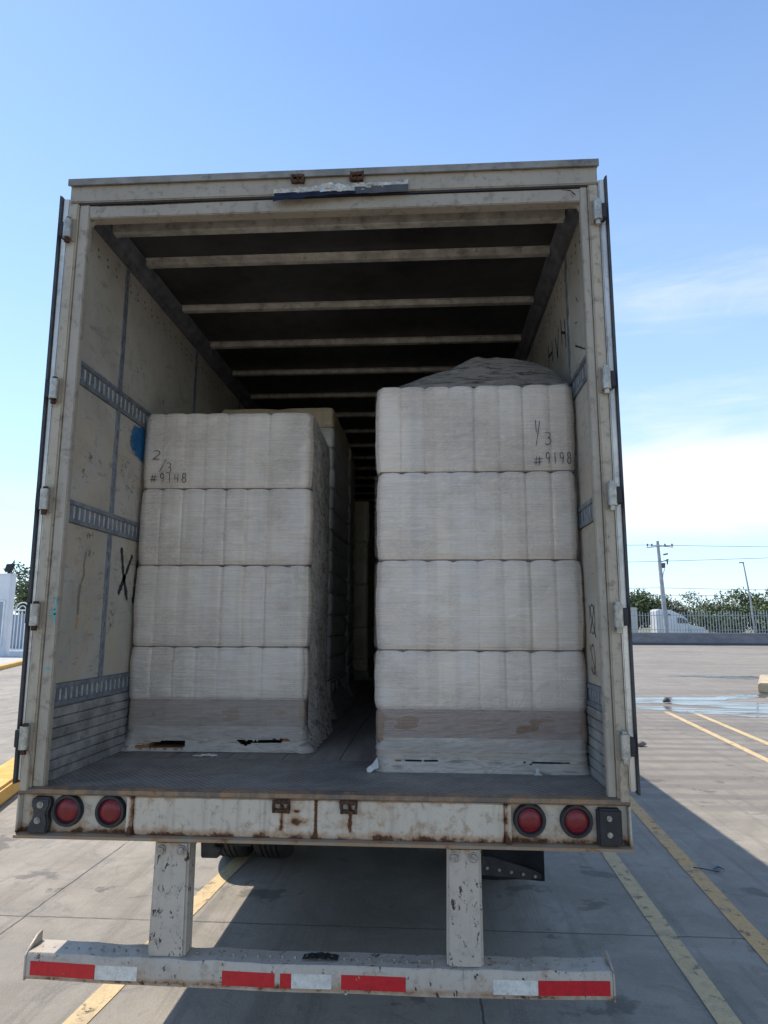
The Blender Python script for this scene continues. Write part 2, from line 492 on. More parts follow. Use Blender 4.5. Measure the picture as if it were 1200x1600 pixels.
def mk_shell():
    """outer wraps of clear stretch film: thin, glossy, streaked level with the wrapping"""
    m, g, p = new_mat('clear_stretch_film')
    v = g.coord()
    w1 = g.noise(v, 1, 6, 0.72, 0.2, sc=(3, 3, 120))
    w2 = g.noise(v, 1, 6, 0.7, 0.3, sc=(5, 5, 420), loc=(1, 5, 0))
    cr = g.noise(g.mapping(v, rot=(0.0, 0.25, 0)), 1, 9, 0.72, 2.4, sc=(6, 6, 17))
    rid = g.math('SUBTRACT', 1.0, g.math('ABSOLUTE', g.math('MULTIPLY', g.math('SUBTRACT', cr, 0.5), 11.0)), clamp=True)
    area = g.step(g.noise(v, 1.7, 4, 0.6, 0.4, loc=(5, 2, 1)), 0.44, 0.62)
    rid = g.math('MULTIPLY', rid, area)
    blk = g.step(g.noise(v, 1, 3, 0.5, 0.1, sc=(0.6, 0.6, 9), loc=(0, 0, 4)), 0.38, 0.62)
    al = g.math('ADD', g.math('MULTIPLY', g.step(w1, 0.45, 0.72), 0.20), g.math('MULTIPLY', rid, 0.13))
    al = g.math('ADD', al, g.math('MULTIPLY', blk, 0.05))
    al = g.math('ADD', al, 0.03, clamp=True)
    h = g.math('ADD', g.math('ADD', g.math('MULTIPLY', w1, 0.8), g.math('MULTIPLY', w2, 0.3)), g.math('MULTIPLY', rid, 1.4))
    setp(g, p, (0.80, 0.70, 0.60), 0.14, 0, g.bump(h, 0.7, 0.010), 1.0, alpha=al)
    return m


M_shell = mk_shell()
M_cap = mk_clear('loose_top_film', (0.20, 0.175, 0.15), 0.45, 0.92, (3, 5, 34), 0.9, 0.016, 0.18, hi=2.4)  # bright ridge tone paints streak highlights into the film colour
M_tape = mk_clear('crinkled_duct_tape', (0.42, 0.42, 0.41), 1.0, 1.0, (14, 14, 60), 0.8, 0.012, 0.28)
M_tapeflap = mk_clear('dark_tape_backing', (0.05, 0.065, 0.11), 1.0, 1.0, (8, 8, 30), 0.6, 0.01, 0.3)


def mk_panel(name, tanmix):
    m, g, p = new_mat(name)
    v = g.coord()
    x, y, z = g.sep(v)
    big = g.noise(v, 1.6, 6, 0.6, 0.5)
    c = g.mix(g.step(big, 0.3, 0.7), (0.38, 0.345, 0.285), (0.50, 0.465, 0.40))
    # brownish ageing in the lower panels
    low = g.step(z, 3.1, 2.9)
    b2 = g.noise(v, 3.2, 6, 0.65, 0.5, loc=(3, 3, 3))
    c = g.mix(g.math('MULTIPLY', g.math('MULTIPLY', low, g.step(b2, 0.4, 0.65)), tanmix), c, (0.50, 0.375, 0.23))
    # scuffs: thin horizontal-ish scratches and chips down to grey
    s1 = g.noise(v, 1, 7, 0.75, 0.6, sc=(3, 5, 26), loc=(2, 0, 5))
    s2 = g.noise(v, 1, 7, 0.75, 0.6, sc=(3, 30, 9), loc=(7, 3, 1))
    s3 = g.noise(v, 5, 8, 0.72, 0.8, loc=(1, 4, 4))
    c = g.mix(g.math('MULTIPLY', g.step(s1, 0.575, 0.63), 0.65), c, (0.22, 0.19, 0.16))
    c = g.mix(g.math('MULTIPLY', g.step(s2, 0.59, 0.65), 0.55), c, (0.19, 0.17, 0.15))
    c = g.mix(g.math('MULTIPLY', g.step(s3, 0.565, 0.61), 0.65), c, (0.33, 0.295, 0.25))
    gr = g.noise(v, 9, 7, 0.7, 0.5, loc=(0, 9, 1))
    c = g.mix(g.math('MULTIPLY', g.step(gr, 0.5, 0.75), 0.45), c, (0.30, 0.27, 0.22))
    setp(g, p, c, 0.5, 0, g.bump(g.math('SUBTRACT', gr, g.step(s3, 0.60, 0.64)), 0.2, 0.004), 0.4)
    return m


M_panel = mk_panel('scuffed_cream_panel', 0.5)


def mk_tread():
    m, g, p = new_mat('worn_tread_plate')
    v = g.coord()
    x, y, z = g.sep(v)
    k = 2 * math.pi / 0.034
    a = g.math('SINE', g.math('MULTIPLY', g.math('ADD', x, g.math('MULTIPLY', y, 0.9)), k))
    b = g.math('SINE', g.math('MULTIPLY', g.math('SUBTRACT', x, g.math('MULTIPLY', y, 0.9)), k))
    d = g.step(g.math('MAXIMUM', a, b), 0.86, 1.0)
    n = g.noise(v, 5, 7, 0.7, 0.5)
    f = g.noise(v, 45, 6, 0.7)
    c = g.mix(g.step(n, 0.35, 0.7), (0.16, 0.135, 0.115), (0.30, 0.265, 0.225))
    c = g.mix(g.math('MULTIPLY', d, 0.8), c, (0.50, 0.46, 0.42))
    c = g.mix(g.math('MULTIPLY', g.step(f, 0.5, 0.7), 0.4), c, (0.07, 0.055, 0.045))
    # smooth rubbed lip close to the edge
    setp(g, p, c, 0.55, 0.25, g.bump(g.math('ADD', d, g.math('MULTIPLY', f, 0.5)), 0.9, 0.005), 0.5)
    return m


M_tread = mk_tread()


def mk_floor():
    m, g, p = new_mat('dusty_hardwood_boards')
    v = g.coord()
    x, y, z = g.sep(v)
    n = g.noise(v, 1, 7, 0.7, 0.4, sc=(16, 1.6, 4))
    n2 = g.noise(v, 3, 6, 0.65, 0.4)
    c = g.mix(g.step(n, 0.3, 0.7), (0.20, 0.16, 0.13), (0.32, 0.265, 0.215))
    c = g.mix(g.math('MULTIPLY', g.step(n2, 0.4, 0.7), 0.5), c, (0.235, 0.215, 0.19))
    f = g.math('ABSOLUTE', g.math('SUBTRACT', g.math('FRACT', g.math('DIVIDE', x, 0.305)), 0.5))
    j = g.step(f, 0.488, 0.494)
    c = g.mix(g.math('MULTIPLY', j, 0.85), c, (0.03, 0.026, 0.022))
    setp(g, p, c, 0.8, 0, g.bump(g.math('SUBTRACT', n, j), 0.35, 0.004), 0.25)
    return m


M_floor = mk_floor()


def mk_puddle():
    m, g, p = new_mat('shallow_water')
    v = g.coord()
    n = g.noise(v, 1, 3, 0.5, 0.2, sc=(1.2, 5, 1))
    e = g.noise(v, 1, 7, 0.7, 0.8, sc=(0.55, 2.6, 1))
    setp(g, p, (0.10, 0.09, 0.08), g.step(e, 0.42, 0.6, 0.22, 0.03), 0, g.bump(n, 0.05, 0.01), 1.0, alpha=g.step(e, 0.385, 0.45))
    p.inputs['IOR'].default_value = 1.4
    return m


M_puddle = mk_puddle()
M_conc = simple('grey_concrete_wall', (0.20, 0.205, 0.225), 0.85, 0, 0.2, 0.8, 0.3, st=(1, 1, 3))
M_conc2 = simple('pale_concrete', (0.42, 0.39, 0.35), 0.85, 0, 0.2, 2, 0.3)
M_picket = simple('pale_fence_steel', (0.30, 0.34, 0.38), 0.5, 0.2, 0.15, 3, 0.1)
M_pole = simple('weathered_pole', (0.38, 0.40, 0.42), 0.8, 0, 0.2, 2, 0.2)
M_wire = simple('dark_wire', (0.10, 0.11, 0.12), 0.6, 0, 0.1, 2, 0.0)
M_truck = simple('white_truck_paint', (0.70, 0.72, 0.75), 0.35, 0, 0.08, 1, 0.05)
M_truck2 = simple('beige_box_paint', (0.55, 0.53, 0.50), 0.5, 0, 0.1, 1, 0.05)
M_glass = simple('dark_window_glass', (0.05, 0.06, 0.075), 0.08, 0, 0.1, 1, 0.0, 0.8)
M_booth = simple('white_rendered_wall', (0.66, 0.69, 0.72), 0.8, 0, 0.08, 1.5, 0.15)
M_gate = simple('white_gate_steel', (0.74, 0.77, 0.80), 0.45, 0, 0.08, 3, 0.05)
M_pave = simple('pale_pavement', (0.46, 0.44, 0.41), 0.9, 0, 0.15, 1.2, 0.2)
M_bark = simple('grey_bark', (0.13, 0.105, 0.08), 0.9, 0, 0.3, 3, 0.4)
M_soil = simple('dry_verge', (0.16, 0.17, 0.09), 0.95, 0, 0.4, 0.4, 0.3)


def mk_leaf(name, a, b):
    m, g, p = new_mat(name)
    gi = g.n('ShaderNodeNewGeometry')
    c = g.mix(gi.outputs['Random Per Island'], a, b)
    setp(g, p, c, 0.6, 0, None, 0.3)
    return m


M_leaf = mk_leaf('olive_leaves', (0.075, 0.105, 0.045), (0.16, 0.19, 0.09))
M_leaf2 = mk_leaf('grey_green_leaves', (0.13, 0.145, 0.105), (0.23, 0.24, 0.17))  # both leaf colours greyed and lightened to paint in distance haze

# ------------------------------------------------------------------ mesh helpers


class MB:
    def __init__(s):
        s.b = bmesh.new()

    def quad(s, pts):
        return s.b.faces.new([s.b.verts.new(p) for p in pts])

    def box(s, x0, x1, y0, y1, z0, z1):
        v = [s.b.verts.new((x, y, z)) for z in (z0, z1) for y in (y0, y1) for x in (x0, x1)]
        for f in ((0, 2, 3, 1), (4, 5, 7, 6), (0, 1, 5, 4), (2, 6, 7, 3), (0, 4, 6, 2), (1, 3, 7, 5)):
            s.b.faces.new([v[i] for i in f])
        return s

    def hexa(s, pts):
        v = [s.b.verts.new(p) for p in pts]
        for f in ((0, 2, 3, 1), (4, 5, 7, 6), (0, 1, 5, 4), (2, 6, 7, 3), (0, 4, 6, 2), (1, 3, 7, 5)):
            s.b.faces.new([v[i] for i in f])
        return s

    def prism(s, poly, axis, a, b):
        """extrude 2-D polygon along axis"""
        def P(u, v, w):
            return {'x': (w, u, v), 'y': (u, w, v), 'z': (u, v, w)}[axis]
        A = [s.b.verts.new(P(u, v, a)) for u, v in poly]
        B = [s.b.verts.new(P(u, v, b)) for u, v in poly]
        n = len(poly)
        s.b.faces.new(A[::-1])
        s.b.faces.new(B)
        for i in range(n):
            s.b.faces.new((A[i], A[(i + 1) % n], B[(i + 1) % n], B[i]))
        return s

    def tube(s, pts, r, n=8, cap=True, flat=1.0):
        pts = [Vector(p) for p in pts]
        rs = r if isinstance(r, (list, tuple)) else [r] * len(pts)
        rings = []
        for i, p in enumerate(pts):
            t = (pts[min(i + 1, len(pts) - 1)] - pts[max(i - 1, 0)]).normalized()
            up = Vector((0, 0, 1)) if abs(t.z) < 0.9 else Vector((0, 1, 0))
            a = t.cross(up).normalized()
            b = a.cross(t).normalized()
            rings.append([s.b.verts.new(p + a * math.cos(2 * math.pi * k / n) * rs[i]
                                        + b * math.sin(2 * math.pi * k / n) * rs[i] * flat) for k in range(n)])
        for i in range(len(rings) - 1):
            for k in range(n):
                s.b.faces.new((rings[i][k], rings[i][(k + 1) % n], rings[i + 1][(k + 1) % n], rings[i + 1][k]))
        if cap:
            s.b.faces.new(rings[0][::-1])
            s.b.faces.new(rings[-1])
        return s

    def disc_y(s, cx, cz, prof, n=32):
        """lathe about the y axis; prof = [(r, y), ...]"""
        rings = []
        for r, y in prof:
            if r < 1e-6:
                rings.append([s.b.verts.new((cx, y, cz))])
            else:
                rings.append([s.b.verts.new((cx + r * math.cos(2 * math.pi * k / n), y, cz + r * math.sin(2 * math.pi * k / n)))
                              for k in range(n)])
        for A, B in zip(rings, rings[1:]):
            for k in range(n):
                if len(A) == 1 and len(B) == 1:
                    continue
                if len(A) == 1:
                    s.b.faces.new((A[0], B[(k + 1) % n], B[k]))
                elif len(B) == 1:
                    s.b.faces.new((A[k], A[(k + 1) % n], B[0]))
                else:
                    s.b.faces.new((A[k], A[(k + 1) % n], B[(k + 1) % n], B[k]))
        return s

    def lathe_x(s, cy, cz, prof, n=48):
        rings = []
        for x, r in prof:
            rings.append([s.b.verts.new((x, cy + r * math.cos(2 * math.pi * k / n), cz + r * math.sin(2 * math.pi * k / n)))
                          for k in range(n)])
        for A, B in zip(rings, rings[1:]):
            for k in range(n):
                s.b.faces.new((A[k], A[(k + 1) % n], B[(k + 1) % n], B[k]))
        return s

    def build(s, name, mat, parent=None, bevel=0.0, smooth=False, seg=2):
        bmesh.ops.recalc_face_normals(s.b, faces=s.b.faces)
        if bevel:
            es = [e for e in s.b.edges if len(e.link_faces) == 2 and e.calc_face_angle(0) > 0.5]
            bmesh.ops.bevel(s.b, geom=es, offset=bevel, segments=seg, affect='EDGES', clamp_overlap=True)
        me = bpy.data.meshes.new(name)
        s.b.to_mesh(me)
        s.b.free()
        me.materials.append(mat)
        if smooth or bevel:
            me.polygons.foreach_set('use_smooth', [True] * len(me.polygons))
        if (smooth or bevel):
            try:
                me.set_sharp_from_angle(angle=R(38))
            except Exception:
                pass
        o = bpy.data.objects.new(name, me)
        col.objects.link(o)
        if parent:
            o.parent = parent
            o.matrix_parent_inverse = parent.matrix_world.inverted()
        return o


def thing(name, label, cat, loc=(0, 0, 0), group=None, rz=0):
    o = bpy.data.objects.new(name, None)
    col.objects.link(o)
    o.location = loc
    o.rotation_euler = (0, 0, rz)
    o.empty_display_size = 0.2
    o['label'] = label
    o['category'] = cat
    if group:
        o['group'] = group
    bpy.context.view_layer.update()
    return o


def tag(o, label, cat, group=None):
    o['label'] = label
    o['category'] = cat
    if group:
        o['group'] = group
    return o


def struct(o, kind='structure'):
    o['kind'] = kind
    return o


# ------------------------------------------------------------------ the yard
m = MB()
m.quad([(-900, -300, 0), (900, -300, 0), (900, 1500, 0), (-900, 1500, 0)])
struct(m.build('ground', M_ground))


def strip(x0, y0, x1, y1, w, z=0.004):
    d = Vector((x1 - x0, y1 - y0, 0)).normalized()
    nrm = Vector((-d.y, d.x, 0)) * w / 2
    b = MB()
    N = max(2, int(math.hypot(x1 - x0, y1 - y0) / 0.15))
    L, Rr = [], []
    for i in range(N + 1):
        p = Vector((x0, y0, z)).lerp(Vector((x1, y1, z)), i / N)
        j1 = 1 + 0.07 * mnoise.noise(p * 3.1)
        j2 = 1 + 0.07 * mnoise.noise(p * 3.1 + Vector((9, 0, 0)))
        L.append(b.b.verts.new(p + nrm * j1))
        Rr.append(b.b.verts.new(p - nrm * j2))
    for i in range(N):
        b.b.faces.new((L[i], L[i + 1], Rr[i + 1], Rr[i]))
    return struct(b.build('parking_line', M_line))


strip(-1.48, -3.0, -0.92, 5.0, 0.12)
strip(1.86, -1.5, 2.02, 4.6, 0.12)
strip(2.28, -1.5, 2.70, 5.6, 0.125)
strip(5.10, 5.0, 5.76, 13.1, 0.12)
strip(5.72, 5.6, 6.38, 13.6, 0.12)

# puddles: thin wet sheets with ragged fingers


def puddle(pts, seed):
    b = MB()
    c = Vector((sum(p[0] for p in pts) / len(pts), sum(p[1] for p in pts) / len(pts), 0.005))
    dense = []
    n = len(pts)
    for i in range(n):
        a, d = Vector((*pts[i], 0)), Vector((*pts[(i + 1) % n], 0))
        k = max(1, int((d - a).length / 0.12))
        for j in range(k):
            p = a.lerp(d, j / k)
            q = p + Vector((0.35 * mnoise.noise(p * 1.3 + Vector((seed, 0, 0))) + 0.12 * mnoise.noise(p * 5),
                            0.22 * mnoise.noise(p * 1.7 + Vector((0, seed, 0))) + 0.08 * mnoise.noise(p * 6), 0.005))
            dense.append(q)
    vs = [b.b.verts.new(q) for q in dense]
    f = b.b.faces.new(vs)
    bmesh.ops.triangulate(b.b, faces=[f])
    return struct(b.build('puddle', M_puddle))


puddle([(3.6, 15.6), (6.2, 16.3), (8.0, 16.4), (10.5, 17.9), (12.0, 18.8), (11.2, 17.7), (9.4, 16.6), (7.9, 15.5),
        (9.2, 14.9), (11, 14.4), (9.6, 12.7), (7.4, 12.3), (6.4, 12.7), (5.6, 13.5), (4.0, 14.0), (2.6, 14.2),
        (4.0, 14.4), (6.0, 14.1), (7.0, 13.7), (7.6, 13.9), (6.4, 14.7), (4.4, 15.0)], 1.0)
puddle([(9.6, 24.4), (11.0, 24.9), (12.9, 24.6), (13.2, 23.6), (11.9, 22.9), (10.6, 23.8)], 5.0)

# kerbs
b = MB()
A, Bq = Vector((-3.3, 1.83, 0)), Vector((-4.55, 6.2, 0))
d = (Bq - A).normalized()
nn = Vector((-d.y, d.x, 0)) * 0.42
b.prism([(A.x, A.y), (Bq.x, Bq.y), (Bq.x + nn.x, Bq.y + nn.y), (A.x + nn.x, A.y + nn.y)], 'z', 0, 0.195)
struct(b.build('kerb', M_kerb, bevel=0.03))
b = MB()
P0, P1 = Vector((-12.5, 12.2, 0)), Vector((-25.5, 48.1, 0))
d = (P1 - P0).normalized()
nv = Vector((-d.y, d.x, 0))
b.prism([(P0.x, P0.y), (P1.x, P1.y), (P1.x + nv.x * .3, P1.y + nv.y * .3), (P0.x + nv.x * .3, P0.y + nv.y * .3)], 'z', 0, 0.16)
struct(b.build('kerb', M_kerb, bevel=0.02))
b = MB()
q = nv * 0.3
w = nv * 22
b.prism([(P0.x + q.x, P0.y + q.y), (P1.x + q.x, P1.y + q.y), (P1.x + w.x, P1.y + w.y), (P0.x + w.x, P0.y + w.y)], 'z', 0, 0.152)
struct(b.build('pavement', M_pave))
# island kerb at the right
b = MB()
b.prism([(9.9, 17.75), (16, 16.4), (17, 20.5), (11.6, 21.3)], 'z', 0, 0.28)
struct(b.build('kerb', simple('faded_kerb_paint', (0.50, 0.40, 0.26), 0.8, 0, 0.25, 3, 0.3), bevel=0.03))
m = MB()
m.quad([(-200, 68.2, 0.004), (300, 68.2, 0.004), (300, 400, 0.004), (-200, 400, 0.004)])
struct(m.build('verge', M_soil))

# ------------------------------------------------------------------ the trailer
W = 1.295      # outer half width
IW = 1.262     # inner half width
ZD = 1.19      # deck
LEN = 15.8
T = thing('semi_trailer', 'open backed white box trailer with rusty sill, loaded with wrapped pallets', 'trailer', (0, 0, 0))

# walls
for s in (-1, 1):
    xo, xi = s * (W - 0.002), s * (IW + 0.006)
    b = MB()
    b.box(min(xo, xi), max(xo, xi), 0.10, LEN, 1.03, 4.05)
    wall = b.build('side_wall', M_rim, T)
    # liner panels between the tracks
    xa, xb = s * IW, s * (IW + 0.006)
    b = MB()
    for z0, z1 in ((1.625, 2.385), (2.50, 3.085), (3.21, 3.95)):
        y = 0.10
        while y < LEN:
            y1 = min(LEN, y + (0.50 if y < 0.2 else 1.2))
            b = MB()
            b.box(min(xa, xb), max(xa, xb), y + 0.002, y1 - 0.002, z0, z1)
            if z0 > 3 and y < 4:      # two staggered rows of rivet heads along the top
                yy = y + 0.04
                while yy < y1 - 0.04:
                    for dz_, dy_ in ((0.0, 0), (-0.035, 0.012)):
                        zc = 3.86 + dz_
                        xr = s * (IW - 0.002)
                        b.box(min(xr, xa), max(xr, xa), yy + dy_, yy + dy_ + 0.012, zc, zc + 0.012)
                    yy += 0.105
            pn = b.build('liner_panel', M_panel, T)
            pn.data.materials.append(M_rail)
            for f_ in pn.data.polygons[6:]:
                f_.material_index = 1
            y = y1
    # slotted logistics tracks
    for z0, z1 in ((1.52, 1.622), (2.388, 2.498), (3.088, 3.206)):
        xa, xb = s * (IW - 0.010), s * (IW + 0.004)
        lo, hi = min(xa, xb), max(xa, xb)
        b = MB()
        b.box(lo, hi, 0.10, LEN, z0, z0 + 0.022)
        b.box(lo, hi, 0.10, LEN, z1 - 0.022, z1)
        xc, xd = s * (IW - 0.004), s * (IW + 0.004)
        y = 0.12
        while y < 4.6:
            b.box(min(xc, xd) , max(xc, xd), y, y + 0.026, z0 + 0.022, z1 - 0.022)
            y += 0.052
        b.box(min(xc, xd), max(xc, xd), 4.6, LEN, z0 + 0.022, z1 - 0.022)
        tr = b.build('logistics_track', M_zinc, T)
        b = MB()
        xe, xf = s * (IW + 0.0005), s * (IW + 0.0055)
        b.box(min(xe, xf), max(xe, xf), 0.10, 4.6, z0 + 0.023, z1 - 0.023)
        b.build('track_backing', M_slot, tr)
    # vertical slotted seam strips
    for i, y in enumerate((0.60, 1.80, 3.0, 4.2, 5.4, 6.6, 7.8)):
        b = MB()
        xa, xb = s * (IW - 0.006), s * (IW + 0.001)
        lo, hi = min(xa, xb), max(xa, xb)
        hw = 0.022
        for z0, z1 in ((1.623, 2.387), (2.499, 3.087), (3.207, 3.94)):
            b = MB()
            if i < 2:
                b.box(lo, hi, y - hw, y - 0.006, z0, z1)
                b.box(lo, hi, y + 0.006, y + hw, z0, z1)
                z = z0
                k = 0
                while z < z1 - 0.001:
                    zz = min(z1, z + (0.05 if k % 2 == 0 else 0.045))
                    if k % 2 == 0:
                        b.box(lo, hi, y - 0.006, y + 0.006, z, zz)
                    z = zz
                    k += 1
            else:
                b.box(lo, hi, y - hw, y + hw, z0, z1)
            b.build('seam_strip', M_zinc, T)
    # ribbed kick plate
    poly = [(0, ZD)]
    z = ZD
    b = MB()
    ribs = [(IW + 0.004, ZD - 0.01)]
    k = 0
    while z < 1.515:
        zz = min(1.519, z + 0.047)
        ribs += [(IW - 0.012, z + 0.003), (IW - 0.012, zz - 0.006), (IW - 0.002, zz - 0.003)]
        z = zz
        if zz >= 1.519:
            break
    ribs += [(IW + 0.004, 1.519)]
    b.prism([(s * x, zq) for x, zq in ribs], 'y', 0.10, LEN)
    kp = b.build('kick_plate', M_kick, T)
    # roof rail
    b = MB()
    b.prism([(s * (IW + 0.005), 3.951), (s * (IW - 0.02), 3.951), (s * (IW - 0.035), 3.985), (s * (IW - 0.06), 4.0),
             (s * (IW - 0.075), 4.045), (s * (IW + 0.005), 4.049)], 'y', 0.10, LEN)
    b.build('roof_rail', M_rail, T)
    # bottom side rail outside
    b = MB()
    b.box(min(s * 1.20, s * 1.268), max(s * 1.20, s * 1.268), 0.16, LEN, 1.04, 1.17)
    b.build('bottom_rail', M_under, T)

b = MB()
b.box(-IW - 0.03, IW + 0.03, 0.101, LEN, 4.052, 4.082)
roof = b.build('roof', M_roof, T)
yb = [0.27, 0.70]
while yb[-1] < LEN - 1:
    yb.append(yb[-1] + 0.61)
for i, y in enumerate(yb):
    b = MB()
    h = 0.030 if i else 0.085
    wd = 0.026 if i else 0.032
    sag = 0.004 * random.uniform(-1, 1)
    b.prism([(y - wd - 0.016, 4.050), (y - wd - 0.012, 4.045), (y - wd, 4.045), (y - wd + 0.006, 4.045 - h + sag), (y + wd - 0.006, 4.045 - h + sag),
             (y + wd, 4.045), (y + wd + 0.012, 4.045), (y + wd + 0.016, 4.050)], 'x', -1.19, 1.19)
    b.build('roof_bow', M_bow, T, bevel=0.002, seg=1)
b = MB()
b.box(-IW, IW, LEN - 0.04, LEN, ZD, 4.05)
b.build('front_wall', M_panel, T)
b = MB()
b.box(-IW + 0.014, IW - 0.014, 0.74, LEN - 0.04, ZD - 0.04, ZD)
b.build('floor', M_floor, T)
b = MB()
b.box(-IW + 0.014, IW - 0.014, 0.062, 0.739, ZD - 0.03, ZD + 0.003)
b.build('tread_plate', M_tread, T, bevel=0.002)

# rear frame: corner posts
for s in (-1, 1):
    b = MB()
    b.box(min(s * W, s * 1.248), max(s * W, s * 1.248), 0.0, 0.098, 1.19, 3.972)
    # lower gusset
    po = b.build('corner_post', M_post, T, bevel=0.006)
    b = MB()
    ri_ = 1.212 if s > 0 else 1.196
    b.box(min(s * 1.2465, s * ri_), max(s * 1.2465, s * ri_), 0.012, 0.05, 1.2, 3.968)
    b.box(min(s * 1.2465, s * 1.236), max(s * 1.2465, s * 1.236), 0.051, 0.098, 1.2, 3.968)
    b.build('inner_rim', M_rim, T, bevel=0.004)
    b = MB()
    x0 = ri_
    pts = [(s * x0, 3.968)]
    for k in range(9):
        a = k / 8 * math.pi / 2
        pts.append((s * (x0 - 0.075 + 0.075 * math.sin(a) - 0.0), 3.88 - 0.075 + 0.075 * math.cos(a)))
    pts = [(s * x0, 3.881), (s * (x0 - 0.03), 3.881)] + [(s * (x0 - 0.03 + 0.03 * math.sin(k / 8 * math.pi / 2)),
                                                          3.851 + 0.03 * math.cos(k / 8 * math.pi / 2)) for k in range(1, 9)]
    b.prism([(u, v + 0.014) for u, v in pts], 'y', 0.045, 0.06)
    b.build('corner_gusset', M_rim, T)
    # the bent foot piece of the post
    b = MB()
    b.prism([(s * 1.292, 1.19), (s * 1.255, 1.19), (s * 1.255, 1.33), (s * 1.272, 1.36)], 'y', -0.016, -0.001)
    b.build('post_foot', M_post, T, bevel=0.003)

# header: cap, upper band, seam, lower band, flange
b = MB()
b.box(-W, W, 0.0, 0.098, 3.975, 4.066)
hd = b.build('rear_header', M_header, T, bevel=0.005)
b = MB()
b.prism([(-0.018, 4.058), (-0.018, 4.092), (0.10, 4.098), (0.10, 4.068), (-0.003, 4.068), (-0.008, 4.058)], 'x', -W - 0.006, W + 0.006)
b.build('header_cap', simple('grey_cap_paint', (0.22, 0.205, 0.18), 0.55, 0.1, 0.35, 7, 0.2, dirt=0.6), T)
b = MB()
b.box(-1.2455, 1.2455, 0.016, 0.080, 3.896, 3.964)
b.build('header_lower_band', M_header, T, bevel=0.004)
b = MB()
b.box(-1.24, 1.24, 0.008, 0.020, 3.9645, 3.9745)
b.build('header_seam', M_black, T)

# sill
ZS = 1.0
b = MB()
b.box(-0.785, 0.785, 0.0, 0.10, ZS + 0.018, 1.172)
b.build('rear_sill', M_sill, T, bevel=0.004)
b = MB()
b.prism([(-0.022, 1.0), (-0.022, 1.012), (0.0, 1.017), (0.10, 1.017), (0.10, 1.0)], 'x', -W, W)
b.build('sill_flange', paint('rusty_flange_paint', (0.27, 0.22, 0.165), 0.53, grime=0.8), T)
b = MB()   # the rubbed lip above the sill
b.prism([(-0.004, 1.173), (-0.010, 1.180), (-0.008, 1.196), (0.02, 1.203), (0.061, 1.196), (0.061, 1.173)], 'x', -W + 0.001, W - 0.001)
M_lip = paint('rubbed_lip_paint', (0.13, 0.10, 0.075), 0.56, grime=0.5)
b.build('deck_lip', M_lip, T)
for s in (-1, 1):
    b = MB()
    lo, hi = min(s * 0.812, s * 1.285), max(s * 0.812, s * 1.285)
    b.box(lo, hi, 0.022, 0.10, 1.0175, 1.172)
    lp = b.build('lamp_panel', M_sill, T)
    b = MB()   # frame of the lamp recess
    b.box(min(s * 0.7855, s * 0.811), max(s * 0.7855, s * 0.811), -0.012, 0.10, 1.0175, 1.172)
    b.build('recess_frame', M_sill, lp, bevel=0.003)
    b = MB()
    b.box(min(s * 1.286, s * W), max(s * 1.286, s * W), -0.012, 0.10, 1.0175, 1.172)
    b.build('recess_frame', M_sill, lp, bevel=0.003)
    for cx in (0.888, 1.078):
        lamp = bpy.data.objects.new
        b = MB()
        b.disc_y(s * cx - (0.0), 1.108, [(0.049, 0.021), (0.0665, 0.0215), (0.067, 0.006), (0.063, -0.006), (0.053, -0.006), (0.048, 0.004), (0.048, 0.012)], 40)
        gm = b.build('tail_light', M_black, T, smooth=True)
        b = MB()
        b.disc_y(s * cx, 1.108, [(0.0478, 0.011), (0.0470, 0.004), (0.040, 0.0), (0.0385, 0.0012), (0.036, -0.0008), (0.014, -0.0035), (0.0, -0.0042)], 40)
        b.build('lens', M_lens, gm, smooth=True)
# dock bumpers at the ends
b = MB()
b.box(1.158, 1.255, -0.022, 0.0215, 1.022, 1.163)
db = b.build('dock_bumper', M_black, T, bevel=0.008)
for z in (1.065, 1.128):
    b = MB()
    b.disc_y(1.203, z, [(0.011, -0.0221), (0.011, -0.027), (0.0, -0.029)], 12)
    b.build('bolt', M_bolt, db, smooth=True)
b = MB()
b.prism([(-1.24, 1.02), (-1.155, 1.02), (-1.148, 1.06), (-1.158, 1.10), (-1.146, 1.13), (-1.146, 1.163), (-1.225, 1.165),
         (-1.232, 1.135), (-1.215, 1.105), (-1.222, 1.075), (-1.238, 1.05)], 'y', -0.018, 0.0215)
db = b.build('dock_bumper', simple('torn_grey_rubber', (0.035, 0.036, 0.037), 0.55, 0, 0.4, 25, 0.5), T, bevel=0.007)
db['label'] = 'torn black rubber dock bumper'
for z, x in ((1.135, -1.187), (1.072, -1.195)):
    b = MB()
    b.disc_y(x, z, [(0.014, -0.0181), (0.014, -0.022), (0.009, -0.022), (0.008, -0.028), (0.0, -0.029)], 14)
    b.build('bolt', M_bolt, db, smooth=True)

# latch keepers, rusted, on sill and header


def keeper(cx, cz, w, h, parent):
    b = MB()
    b.box(cx - w, cx + w, -0.020, -0.001, cz + h - 0.014, cz + h)
    b.box(cx - w, cx - w + 0.010, -0.020, -0.001, cz - h, cz + h - 0.0145)
    b.box(cx + w - 0.010, cx + w, -0.018, -0.001, cz - h, cz + h - 0.0145)
    b.box(cx - w + 0.0105, cx + w - 0.0105, -0.018, -0.001, cz - h, cz - h + 0.014)
    b.box(cx - 0.004, cx + 0.006, -0.014, -0.001, cz - h + 0.0145, cz + h - 0.0145)
    bmesh.ops.subdivide_edges(b.b, edges=b.b.edges[:], cuts=2, use_grid_fill=True)
    for v in b.b.verts:
        v.co += Vector((mnoise.noise(v.co * 60), mnoise.noise(v.co * 60 + Vector((5, 5, 5))) * 0.6,
                        mnoise.noise(v.co * 60 + Vector((9, 1, 3))))) * 0.006
    return b.build('latch_keeper', M_rusty, parent, smooth=True)


